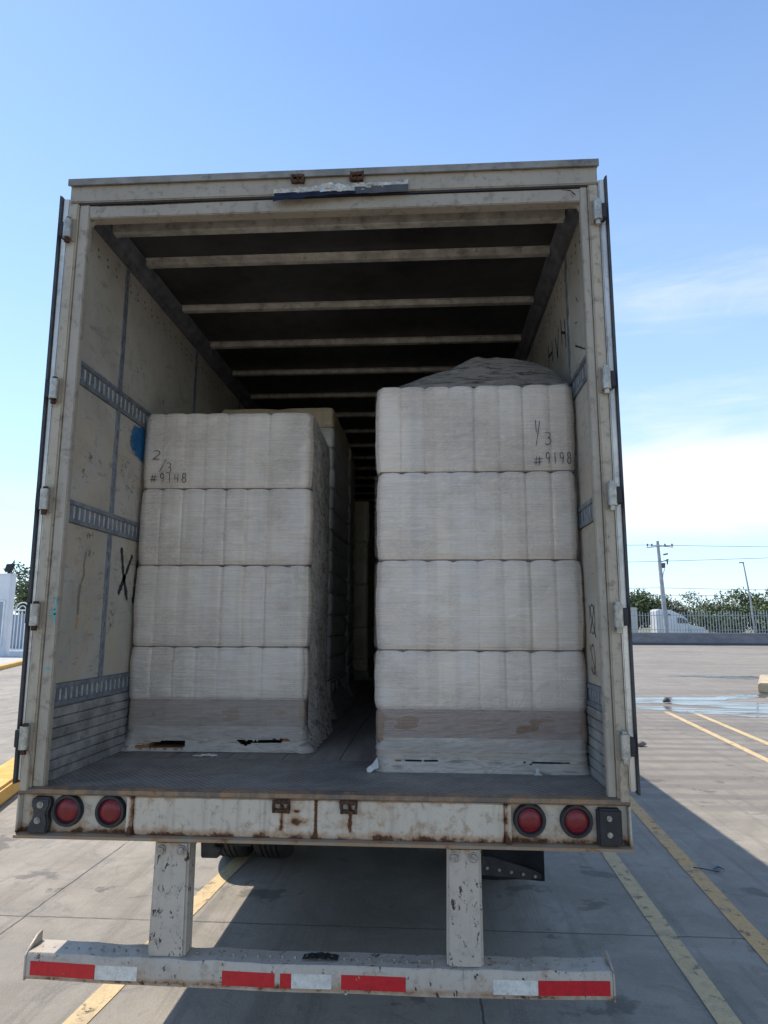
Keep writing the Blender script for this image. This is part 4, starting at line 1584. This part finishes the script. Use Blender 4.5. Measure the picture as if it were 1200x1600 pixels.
def front_load(loc, w, d, levels, label, mat_c, seed, holes, flare, lean=0.0, dep=1.09, rz=0.0):
    d = dep
    root = thing('wrapped_pallet_load', label, 'pallet load', loc, 'film wrapped pallet loads in the trailer')
    x0, y0 = loc[0], loc[1]
    wood_pallet(root, w - 0.05, d - 0.04, x0, y0 + 0.02, ZD + 0.003)
    # carton tray under the film
    zc0, zc1 = levels[0], levels[1]
    b = tier_mesh(w - 0.012, d - 0.02, zc0, zc1, 0.3, 0.0, seed + 50, x0, y0 + 0.006, edge=0.008, rc=0.018, bulge=0.002)
    mesh_at(b, 'carton_tray', mat_c, root, smooth=True)
    tiers = []
    for i in range(1, len(levels) - 1):
        zz0, zz1 = levels[i], levels[i + 1]
        off = (i - 1) * lean
        b = tier_mesh(w + 0.006 * math.sin(i * 2.1 + seed), d, zz0 + (0.003 if i > 1 else -0.002), zz1 - 0.003, 0.1285, 0.0030, seed + i,
                      x0 + off + 0.004 * math.sin(i * 1.7 + seed), y0 + 0.004 * math.cos(i * 2 + seed), edge=0.007 if i > 1 else 0.004)
        tiers.append(mesh_at(b, 'bundle_tier', M_film, root, smooth=True))
    # dark slip sheets in the creases
    for i in range(2, len(levels) - 1):
        z = levels[i]
        b = MB()
        b.box(x0 - w / 2 + 0.016, x0 + w / 2 - 0.016, y0 + 0.012, y0 + d - 0.016, z - 0.0045, z + 0.0045)
        mesh_at(b, 'slip_sheet', M_darkcore, root)
    skirt(root, w + 0.006, d + 0.006, x0, y0 - 0.003, ZD + 0.004, zc0 + 0.03, holes, flare, seed)
    skirt(root, w + 0.004, d + 0.004, x0, y0 - 0.006, zc0 - 0.03, zc1 + 0.012, [], (0.004, 0.004), seed + 5, name='carton_film', mat=M_wrap)
    sh_ = skirt(root, w - 0.006, d - 0.006, x0 + 1.5 * lean, y0 + 0.003, zc1 - 0.01, levels[-1] - 0.004, [], (0, 0), seed + 9, rcorner=0.052, name='stretch_film', mat=M_shell,
                tight=[zc1 - 0.01] + list(levels[2:]))
    return root, [sh_]


YL, YR = 0.93, 0.48
PLx0, PLx1 = -1.246, -0.213
PRx0, PRx1 = 0.213, 1.248
hL = [[(-1.19, 1.207), (-0.90, 1.207), (-0.895, 1.25), (-1.02, 1.252), (-1.08, 1.238), (-1.17, 1.225)],
      [(-0.60, 1.243), (-0.55, 1.228), (-0.52, 1.245), (-0.45, 1.238), (-0.36, 1.244), (-0.285, 1.262), (-0.34, 1.265), (-0.50, 1.254), (-0.595, 1.258)]]
PL, tl = front_load(((PLx0 + PLx1) / 2, YL, ZD), PLx1 - PLx0, 1.08, (1.302, 1.478, 1.772, 2.243, 2.702, 3.172),
                    'tall left pallet load in clear film marked 2/3, film torn at its foot', M_film_carton2, 3, hL, (0.05, 0.05), 0.001, 0.87)
hR = [[(0.30, 1.246), (0.52, 1.243), (0.52, 1.247), (0.30, 1.251)], [(0.93, 1.238), (1.15, 1.243), (1.15, 1.252), (1.0, 1.249), (0.93, 1.244)]]
PR, trr = front_load(((PRx0 + PRx1) / 2, YR, ZD), PRx1 - PRx0, 1.10, (1.325, 1.490, 1.776, 2.228, 2.688, 3.158),
                     'tall right pallet load in clear film marked 1/3, with a peaked film top', M_film_carton, 11, hR, (0.004, 0.012))
# handwriting
bl, br = bvh_of(tl), bvh_of(trr)
st = glyphs('2', -1.177, 2.875, 0.062, 0.058) + [[(-1.088, 2.882), (-1.127, 2.800)]] + glyphs('3', -1.092, 2.795, 0.045, 0.062)
st += glyphs('#', -1.180, 2.738, 0.045, 0.048) + glyphs('9148', -1.125, 2.735, 0.036, 0.058, 0.22)
ribbon(bl, st, 0.0027, (0, YL, 0), (1, 0, 0), (0, 0, 1), (0, 1, 0), M_ink, 'handwriting', None, lift=0.0045).parent = PL
st = [[(1.040, 2.955), (1.043, 2.885)], [(1.063, 2.952), (1.040, 2.818)]] + glyphs('3', 1.080, 2.822, 0.046, 0.066)
st += glyphs('#', 1.025, 2.712, 0.048, 0.05) + glyphs('9198', 1.085, 2.720, 0.029, 0.062, 0.22)
ribbon(br, st, 0.0028, (0, YR, 0), (1, 0, 0), (0, 0, 1), (0, 1, 0), M_ink, 'handwriting', None, lift=0.0045).parent = PR
for r_ in (PL, PR):
    for ch in r_.children:
        if ch.name.startswith('handwriting'):
            ch.matrix_parent_inverse = r_.matrix_world.inverted()

# (right load)
# peaked loose film on the right load
b = MB()
NX, NY = 110, 60
grid = []
wx = PRx1 - PRx0


def hump(xf, v):
    """height over the stack top of the tented film; xf is the across position at the front edge"""
    prof = [(0.20, 0.0), (0.34, 0.012), (0.42, 0.040), (0.53, 0.078), (0.64, 0.122), (0.70, 0.150), (0.745, 0.168), (0.84, 0.166), (0.98, 0.145),
            (1.08, 0.122), (1.15, 0.085), (1.20, 0.03), (1.30, 0)]
    h_ = 0
    for (a, ha), (c, hc) in zip(prof, prof[1:]):
        if a <= xf <= c:
            t = (xf - a) / (c - a)
            h_ = ha + (hc - ha) * t
            break
    h_ = h_ * 1.03 + 0.044 * min(1, h_ / 0.012)
    return h_ * min(1, v / 0.12) ** 0.9 * min(1, (1 - v) / 0.45) ** 0.9


for i in range(NX + 1):
    row = []
    for k in range(NY + 1):
        u, v = i / NX, k / NY
        x = PRx0 + 0.03 + (wx - 0.045) * u
        y = YR + 0.022 + 1.03 * v
        dd = min(v, 0.12) / 0.12
        hh = hump(0.47 + (x - 0.47) / (1 + 0.036 * dd), v)
        ang = math.atan2(v - 0.45, u - 0.6)
        cr = 0.008 * mnoise.noise(Vector((math.cos(ang) * 5, math.sin(ang) * 5, math.hypot(u - 0.6, v - .45) * 1.5)))
        cr += 0.005 * (1 - abs(mnoise.noise(Vector((u * 9 + v * 3, v * 16, 1)))) * 3)
        row.append(b.b.verts.new((x, y, 3.154 + hh + cr * min(1, hh * 9 + 0.05))))
    grid.append(row)
for i in range(NX):
    for k in range(NY):
        b.b.faces.new((grid[i][k], grid[i + 1][k], grid[i + 1][k + 1], grid[i][k + 1]))
mesh_at(b, 'top_film', M_cap, PR, smooth=True)
b = MB()   # dark sheet of cartons seen through the film peak
b.prism([(0.58, 3.17), (0.72, 3.28), (0.84, 3.33), (1.05, 3.30), (1.12, 3.26), (1.17, 3.17)], 'y', YR + 0.40, YR + 0.62)
mesh_at(b, 'loose_carton', simple('dull_brown_board', (0.17, 0.145, 0.12), 0.8, 0, 0.3, 8, 0.2), PR, bevel=0.01)
# film on top of the left load
b = MB()
grid = []
for i in range(61):
    row = []
    for k in range(41):
        u, v = i / 60, k / 40
        x = PLx0 + 0.02 + 0.975 * u
        y = YL + 0.02 + 0.83 * v
        ed = min(1, min(u, 1 - u, v, 1 - v) * 10)
        row.append(b.b.verts.new((x, y, 3.168 + (0.016 + 0.014 * mnoise.noise(Vector((u * 9, v * 9, 3)))) * ed)))
    grid.append(row)
for i in range(60):
    for k in range(40):
        b.b.faces.new((grid[i][k], grid[i + 1][k], grid[i + 1][k + 1], grid[i][k + 1]))
mesh_at(b, 'top_film', M_cap, PL, smooth=True)
# crumpled loose film down the right side of the left load
b = MB()
grid = []
NYs, NZs = 70, 260
for i in range(NYs + 1):
    row = []
    for k in range(NZs + 1):
        u, v = i / NYs, k / NZs
        y = YL + 0.045 + 0.80 * u
        ztop = 3.165
        z = ZD + 0.01 + (ztop - ZD - 0.01) * v
        ed = min(1, u * 7) * min(1, (1 - u) * 9 + 0.15) * min(1, (1 - v) * 14 + 0.05)
        p_ = Vector((y * 4, z * 4 + y * 3.2, 0))
        rdg = (1 - abs(mnoise.noise(p_ * 1.7)) * 2.4) * 0.012 + (1 - abs(mnoise.noise(p_ * 4.1 + Vector((3, 1, 7)))) * 2.2) * 0.008
        low = max(0, 0.16 - v) * 0.35
        flap = 0.028 * max(0, mnoise.noise(Vector((z * 3.2, 2.2, u)))) * u
        x = PLx1 + 0.004 + (0.014 + rdg + flap) * ed * (1 - 0.4 * u) + low * u ** 0.5 * 0.9 + 0.004 * mnoise.noise(p_ * 11)
        row.append(b.b.verts.new((x, y, z)))
    grid.append(row)
for i in range(NYs):
    for k in range(NZs):
        b.b.faces.new((grid[i][k], grid[i + 1][k], grid[i + 1][k + 1], grid[i][k + 1]))
mesh_at(b, 'side_film', M_crumple, PL, smooth=True)
# loose tails
b = MB()
b.prism([(0.225, 1.265), (0.232, 1.215), (0.21, 1.208), (0.196, 1.194), (0.176, 1.194), (0.172, 1.212), (0.185, 1.222), (0.20, 1.232)], 'y', YR - 0.03, YR - 0.022)
mesh_at(b, 'film_tail', M_strap, PR, bevel=0.002)
b = MB()
b.prism([(0.985, 1.225), (1.0, 1.222), (1.0, 1.205), (1.018, 1.194), (0.975, 1.194), (0.985, 1.206)], 'y', YR - 0.032, YR - 0.026)
mesh_at(b, 'film_tail', M_strap, PR, bevel=0.001)


def back_load(loc, x0, x1, d, z1, n, mat, label, seed, mat_side=None):
    root = thing('wrapped_pallet_load', label, 'pallet load', loc, 'film wrapped pallet loads in the trailer')
    w = x1 - x0
    xc = (x0 + x1) / 2
    y0 = loc[1]
    wood_pallet(root, w - 0.05, d - 0.04, xc, y0 + 0.02, ZD + 0.003)
    zb = 1.31
    for i in range(n):
        za, zz = zb + (z1 - zb) * i / n, zb + (z1 - zb) * (i + 1) / n
        b = tier_mesh(w + 0.004 * math.sin(i * 3 + seed), d, za + 0.002, zz - 0.002, 0.6, 0.002, seed + i, xc + 0.004 * math.sin(i * 5.1), y0, 0.03, edge=0.010, rc=0.035,
                      bulge=0.002)
        mesh_at(b, 'carton_layer', mat if not (i == n - 1 and n > 6) else M_film_tan, root, smooth=True)
    skirt(root, w + 0.01, d + 0.01, xc, y0 - 0.005, ZD + 0.004, zb + 0.16, [], (0.02, 0.06), seed)
    return root


PL.rotation_euler = (0, 0, 0.028)
back_load((-0.75, 2.3, ZD), -1.215, -0.272, 1.10, 3.645, 14, M_film_b, 'pallet load of many thin cartons, second along the left wall', 21)
P3 = back_load((-0.79, 3.9, ZD), -1.205, -0.318, 0.8, 3.74, 12, M_film_b, 'dark pallet load of many thin cartons, third along the left wall', 31)
P3.rotation_euler = (0, 0, 0.05)
back_load((-0.78, 5.95, ZD), -1.235, -0.30, 1.1, 3.53, 4, M_film_tan, 'tan carton pallet load of four tiers, deepest visible in the trailer', 41)

# scrap of film on the deck
b = MB()
pts = [(-0.80, 0.79), (-0.76, 0.775), (-0.735, 0.80), (-0.70, 0.785), (-0.675, 0.80), (-0.70, 0.815), (-0.73, 0.82), (-0.76, 0.80)]
for a, c in zip(pts, pts[1:]):
    b.tube([(a[0], a[1], ZD + 0.006), (c[0], c[1], ZD + 0.010)], 0.007, 6, flat=0.5)
tag(b.build('plastic_scrap', M_scrap, smooth=True), 'small twisted scrap of white film lying on the trailer floor', 'scrap')

# ------------------------------------------------------------------ small litter in the yard
b = MB()
b.tube([(3.78, 8.52, 0.03), (3.86, 8.56, 0.045), (3.93, 8.60, 0.035)], [0.03, 0.05, 0.02], 8)
bt = b.build('litter', simple('dark_litter', (0.16, 0.13, 0.12), 0.7), smooth=True)
tag(bt, 'small crumpled brown litter on concrete right of the trailer', 'litter')
b = MB()
b.tube([(2.56, 2.93, 0.012), (2.62, 2.90, 0.014), (2.72, 2.84, 0.012)], 0.004, 6)
tw = b.build('twig', simple('dark_twig', (0.05, 0.05, 0.06), 0.8), smooth=True)
tag(tw, 'thin dark twig lying between yellow lines in the shade', 'twig')
b = MB()
b.tube([(2.70, 2.90, 0.012), (2.75, 2.93, 0.022), (2.79, 2.90, 0.012)], [0.008, 0.02, 0.006], 6, flat=0.4)
lw = b.build('wrapper', simple('blue_wrapper', (0.03, 0.06, 0.16), 0.5), smooth=True)
tag(lw, 'small blue wrapper beside a twig in the shade', 'wrapper')
b = MB()
b.tube([(6.25, 14.75, 0.05), (6.33, 14.78, 0.10), (6.42, 14.8, 0.06)], [0.03, 0.07, 0.03], 8)
rk = b.build('stone', simple('dark_stone', (0.10, 0.09, 0.08), 0.8), smooth=True)
tag(rk, 'small dark stone at the near edge of the long puddle', 'stone')

for i_, (lx, ly, lab) in enumerate(((3.30, 2.95, 'tiny pale paper scrap on shaded concrete at right'), (9.2, 22.0, 'tiny white paper scrap on the open yard near the small puddle'),
                                    (5.0, 11.0, 'tiny pale chip lying on the rippled concrete short of the puddle'))):
    b = MB()
    b.prism([(lx, ly), (lx + .035, ly + .01), (lx + .03, ly + .04), (lx + .005, ly + .03)], 'z', 0.004, 0.014)
    tag(b.build('paper_scrap', M_scrap), lab, 'scrap', 'paper scraps on the yard')

# ------------------------------------------------------------------ far wall, fence, poles, trucks
b = MB()
b.box(-70, 130, 66.6, 66.9, 0, 1.12)
fw = b.build('perimeter_wall', M_conc)
tag(fw, 'low grey concrete wall along the far side of the yard', 'wall')
b = MB()
b.box(-70, 130, 66.55, 66.95, 1.122, 1.20)
b.build('coping', simple('coping_concrete', (0.30, 0.31, 0.33), 0.85), fw)
b = MB()
b.box(-70, 130, 66.50, 66.597, 0, 0.22)
b.build('wall_footing', simple('dark_footing', (0.10, 0.105, 0.12), 0.9), fw)

FE = thing('picket_fence', 'pale steel picket fence with arched sections on top of the grey wall', 'fence', (30, 66.75, 1.2))
b = MB()
x = 6.0
i = 0
while x < 62:
    ph = (x - 6.0) % 3.2
    top = 3.02 + 0.34 * max(0, math.sin(math.pi * ph / 3.2)) ** 0.6
    b.box(x - 0.028, x + 0.028, 66.72, 66.77, 1.202, top)
    x += 0.27
mesh_at(b, 'picket_panel', M_picket, FE)
b = MB()
b.box(6, 62, 66.69, 66.719, 1.45, 1.50)
b.box(6, 62, 66.69, 66.719, 2.85, 2.90)
mesh_at(b, 'fence_rail', M_picket, FE)

# utility pole
UP = thing('utility_pole', 'tall grey utility pole with crossarm and transformer behind the fence', 'pole', (24.1, 68.0, 0))
b = MB()
b.tube([(24.35, 68, 0), (24.15, 68, 5), (23.95, 68, 10.4)], [0.26, 0.22, 0.14], 12)
mesh_at(b, 'pole_shaft', M_pole, UP, smooth=True)
for x0_, x1_, z0_, z1_ in ((22.75, 25.45, 9.72, 9.95), (22.8, 25.4, 10.0, 9.75)):
    b = MB()
    b.tube([(x0_, 67.8, z0_), (x1_, 67.8, z1_)], 0.05, 6)
    mesh_at(b, 'crossarm', M_pole, UP)
for x_ in (22.85, 23.3, 24.6, 25.3):
    b = MB()
    b.tube([(x_, 67.8, 9.82), (x_, 67.8, 10.02), (x_, 67.8, 10.12)], [0.04, 0.09, 0.04], 8)
    mesh_at(b, 'insulator', M_wire, UP, smooth=True)
b = MB()
b.tube([(24.05, 68, 8.25), (24.95, 68, 8.5)], 0.05, 6)
b.tube([(24.4, 68, 7.65), (24.4, 68, 8.15)], [0.16, 0.2], 10)
b.tube([(24.8, 68, 8.0), (24.8, 68, 8.55)], [0.06, 0.10], 8)
b.tube([(24.45, 68, 9.0), (24.9, 68, 9.1)], 0.09, 6)
b.tube([(24.5, 68, 7.6), (24.3, 68, 7.0), (24.2, 68, 6.0)], 0.03, 6)
mesh_at(b, 'transformer_bracket', M_wire, UP, smooth=True)

LP = thing('light_pole', 'thin dark leaning light pole behind the fence at far right', 'pole', (33.2, 68.5, 0))
b = MB()
b.tube([(33.15, 68.5, 0), (32.9, 68.5, 4.5), (32.5, 68.5, 8.2)], [0.11, 0.09, 0.06], 8)
mesh_at(b, 'pole_shaft', M_pole, LP, smooth=True)
b = MB()
b.box(32.1, 32.55, 68.4, 68.6, 8.17, 8.26)
mesh_at(b, 'lamp_head', M_wire, LP)

wires = [((-40, 90, 13.6), (23, 68, 10.0), (95, 60, 8.8), 'thin overhead power line, highest of the right hand wires'),
         ((-40, 90, 10.2), (23, 68, 8.3), (95, 60, 11.0), 'thin overhead power line, crossing below the pole crossarm'),
         ((-40, 90, 6.9), (24, 69, 5.7), (95, 60, 5.0), 'thin overhead power line, just above the tree tops'),
         ((-60, 90, 5.9), (24, 71, 5.05), (95, 62, 5.3), 'lowest thin overhead power line, crossing the tree crowns')]
for k, (a, c, e_, lab) in enumerate(wires):
    b = MB()
    P = []
    for (p_, q_) in ((a, c), (c, e_)):
        for j in range(13):
            t = j / 12
            v = Vector(p_).lerp(Vector(q_), t)
            v.z -= 0.9 * 4 * t * (1 - t) * 0.4
            P.append(v)
    b.tube(P, 0.022, 5)
    tag(b.build('power_line', M_wire), lab, 'power line', 'overhead power lines')
for k, (za, zb_, lab) in enumerate(((5.4, 5.2, 'upper power line over the guard booth'), (4.9, 4.62, 'lower power line over the guard booth'))):
    b = MB()
    P = [Vector((-60, 46, za)).lerp(Vector((10, 46, zb_)), j / 14) for j in range(15)]
    b.tube(P, 0.016, 5)
    tag(b.build('power_line', M_wire), lab, 'power line', 'overhead power lines')

# white truck beyond the fence (tractor facing right)
TK = thing('truck_tractor', 'white tractor unit with sleeper cab facing right behind the fence', 'truck', (28, 76, 0))
b = MB()
b.prism([(25.7, 0.9), (25.7, 3.55), (25.9, 3.68), (27.3, 3.55), (28.4, 3.05), (28.9, 2.65), (29.15, 2.1), (29.15, 0.9)], 'y', 75, 77.4)
mesh_at(b, 'cab', M_truck, TK, bevel=0.08)
b = MB()
b.prism([(29.16, 0.8), (29.16, 1.98), (30.6, 1.72), (31.0, 1.45), (31.1, 0.8)], 'y', 75.15, 77.25)
mesh_at(b, 'hood', M_truck, TK, bevel=0.08)
b = MB()
b.prism([(27.9, 2.15), (27.9, 2.75), (28.4, 2.72), (28.85, 2.45), (28.95, 2.15)], 'y', 74.93, 74.99)
mesh_at(b, 'side_window', M_glass, TK)
b = MB()
b.box(26.3, 27.1, 74.93, 74.99, 2.95, 3.15)
mesh_at(b, 'sleeper_window', M_glass, TK)
for x_ in (26.3, 30.3):
    b = MB()
    b.disc_y(x_, 0.5, [(0.0, 74.9), (0.5, 74.9), (0.5, 75.3), (0.0, 75.3)], 24)
    mesh_at(b, 'wheel', M_tyre, TK)
TB = thing('box_trailer', 'beige box trailer behind the fence, left of the white tractor', 'trailer', (21, 76, 0))
b = MB()
b.box(12, 23.6, 75, 77.5, 1.1, 3.85)
mesh_at(b, 'box_body', M_truck2, TB, bevel=0.04)
b = MB()
b.box(12.1, 23.5, 75.4, 77.1, 0.75, 1.09)
mesh_at(b, 'chassis', M_under, TB)
for x_ in (13.4, 14.7):
    b = MB()
    b.disc_y(x_, 0.5, [(0.0, 74.98), (0.5, 74.98), (0.5, 75.4), (0.0, 75.4)], 24)
    mesh_at(b, 'wheel', M_tyre, TB)

# trees


def tree(loc, h, rw, n, seed, label, leaf, leafsize=0.28, sparse=0.0, group=None):
    root = thing('tree', label, 'tree', loc, group)
    rnd = random.Random(seed)
    x, y, _ = loc
    b = MB()
    b.tube([(x, y, 0), (x + rnd.uniform(-.2, .2), y, h * 0.3), (x + rnd.uniform(-.3, .3), y, h * 0.55)], [0.22, 0.16, 0.09], 8)
    tips = []
    for k in range(13):
        a = rnd.uniform(0, 6.28)
        q = Vector((x + math.cos(a) * rw * rnd.uniform(0.3, 0.95), y + math.sin(a) * rw * rnd.uniform(0.3, 0.9), h * rnd.uniform(0.45, 0.97)))
        s_ = Vector((x, y, h * rnd.uniform(0.2, 0.45)))
        mid = s_.lerp(q, 0.5) + Vector((0, 0, 0.25))
        b.tube([s_, mid, q], [0.09, 0.05, 0.015], 6)
        tips.append(q)
        tips.append(mid)
    mesh_at(b, 'trunk', M_bark, root, smooth=True)
    b = MB()
    for k in range(n):
        c = rnd.choice(tips)
        r_ = rw * 0.36
        p = c + Vector((rnd.gauss(0, r_ * 0.55), rnd.gauss(0, r_ * 0.55), rnd.gauss(0, r_ * 0.42)))
        if p.z < 0.4 or (p - c).length > r_ * 1.15:
            continue
        s_ = leafsize * rnd.uniform(0.5, 1.1)
        a1 = Vector((rnd.uniform(-1, 1), rnd.uniform(-1, 1), rnd.uniform(-1, 1))).normalized()
        a2 = a1.cross(Vector((rnd.uniform(-1, 1), rnd.uniform(-1, 1), rnd.uniform(-1, 1)))).normalized()
        b.b.faces.new([b.b.verts.new(p + a1 * s_), b.b.verts.new(p + a2 * s_ * 0.5), b.b.verts.new(p - a1 * s_), b.b.verts.new(p - a2 * s_ * 0.5)])
    mesh_at(b, 'crown', leaf, root)


GT = 'trees behind the far fence'
tree((25.5, 82, 0), 5.9, 3.2, 9000, 1, 'round olive tree behind the fence and utility pole', M_leaf, 0.24, group=GT)
tree((21.5, 84, 0), 5.4, 2.6, 4200, 2, 'olive tree at left of the pole, half hidden by the trailer door', M_leaf, 0.24, group=GT)
tree((32.5, 86, 0), 5.6, 3.0, 2600, 3, 'sparse grey green tree between the two poles', M_leaf2, 0.20, group=GT)
tree((36.5, 84, 0), 5.6, 3.0, 3800, 4, 'grey green tree just left of the leaning light pole', M_leaf2, 0.22, group=GT)
tree((41.5, 84, 0), 6.0, 3.2, 8500, 5, 'dense green tree at the far right edge behind the fence', M_leaf, 0.24, group=GT)
tree((46.5, 85, 0), 5.7, 3.2, 4200, 8, 'green tree beyond the far right edge of the fence', M_leaf, 0.24, group=GT)
tree((29.8, 88, 0), 4.6, 3.6, 8000, 6, 'low dark bush tree behind the white tractor', M_leaf, 0.24, group=GT)
tree((34.5, 80, 0), 4.0, 3.6, 8000, 9, 'low dark shrub tree right behind the pickets', M_leaf, 0.22, group=GT)
tree((40.0, 80, 0), 4.0, 3.6, 8000, 10, 'low dark shrub tree behind the pickets near the light pole', M_leaf, 0.22, group=GT)
tree((-31.0, 52, 0), 6.4, 3.2, 7500, 7, 'green tree behind the white gate at far left', M_leaf, 0.2)

# ------------------------------------------------------------------ guard booth and gate at the left
BO = thing('guard_booth', 'white guard booth with a grey window at far left', 'booth', (-23.9, 34.4, 0.15))
b = MB()
xL, xR, y0_, y1_ = -27.0, -22.0, 33.0, 36.0
xR = -22.25
b.prism([(xL, y0_), (xR, y0_), (xR, 33.56), (-24.2, 33.56), (-24.2, y1_), (xL, y1_)], 'z', 0.15, 4.5)
bo = mesh_at(b, 'wall', M_booth, BO)
b = MB()
b.prism([(xL - .05, y0_ - .05), (xR + .04, y0_ - .05), (xR + .04, 33.6), (-24.15, 33.6), (-24.15, y1_ + .05), (xL - .05, y1_ + .05)], 'z', 4.502, 4.58)
mesh_at(b, 'roof_slab', M_booth, BO)
b = MB()
b.box(-24.0, -22.45, 32.95, 33.02, 0.75, 3.05)
wi = mesh_at(b, 'window', simple('grey_window', (0.28, 0.32, 0.37), 0.2, 0, 0.1, 2, 0.0), BO)
b = MB()
b.box(-24.06, -24.0, 32.92, 32.99, 0.75, 3.05)
b.box(-22.45, -22.39, 32.92, 32.99, 0.75, 3.05)
b.box(-24.06, -22.39, 32.92, 32.99, 3.051, 3.11)
b.box(-24.06, -22.39, 32.92, 32.99, 0.69, 0.749)
mesh_at(b, 'frame', M_gate, wi)
FLD = thing('floodlight', 'black floodlight mounted on the guard booth roof', 'floodlight', (-22.5, 33.3, 4.58))
b = MB()
b.hexa([(-22.72, 33.1, 4.72), (-22.36, 33.1, 4.70), (-22.72, 33.3, 4.68), (-22.36, 33.3, 4.66),
        (-22.64, 33.15, 5.12), (-22.22, 33.15, 5.14), (-22.64, 33.35, 5.08), (-22.22, 33.35, 5.10)])
mesh_at(b, 'lamp_housing', M_black, FLD, bevel=0.02)
b = MB()
b.box(-22.60, -22.46, 33.24, 33.30, 4.582, 4.72)
mesh_at(b, 'bracket', M_black, FLD)
GA = thing('yard_gate', 'white steel gate with arched tops beside the guard booth', 'gate', (-20.5, 33.2, 0.15))
b = MB()
x = -21.9
k = 0
while x < -14.5:
    b.tube([(x, 33.2, 0.5), (x, 33.2, 2.55)], 0.030, 6)
    x += 0.19
for cx_ in [-21.52 + 0.76 * i for i in range(9)]:
    b.tube([(cx_ + 0.38 * math.cos(R(a)), 33.2, 2.62 + 0.40 * math.sin(R(a))) for a in range(0, 181, 20)], 0.035, 6)
    b.tube([(cx_ + 0.19 * math.cos(R(a)), 33.2, 2.62 + 0.22 * math.sin(R(a))) for a in range(0, 181, 20)], 0.025, 6)
mesh_at(b, 'picket_panel', M_gate, GA, smooth=True)
b = MB()
b.box(-21.99, -14.4, 33.17, 33.23, 0.45, 0.52)
b.box(-21.99, -14.4, 33.17, 33.23, 2.56, 2.64)
mesh_at(b, 'gate_rail', M_gate, GA)
b = MB()
b.box(-21.99, -14.4, 33.1, 33.3, 0.15, 0.42)
mesh_at(b, 'gate_plinth', M_booth, GA)
b = MB()
b.box(-29.0, -24.0, 44, 47, 0, 2.5)
sh = b.build('storage_shed', simple('pale_blue_sheet', (0.20, 0.25, 0.31), 0.6, 0, 0.1, 1.0, 0.1))
tag(sh, 'pale blue sheet metal block seen through the white gate', 'shed')
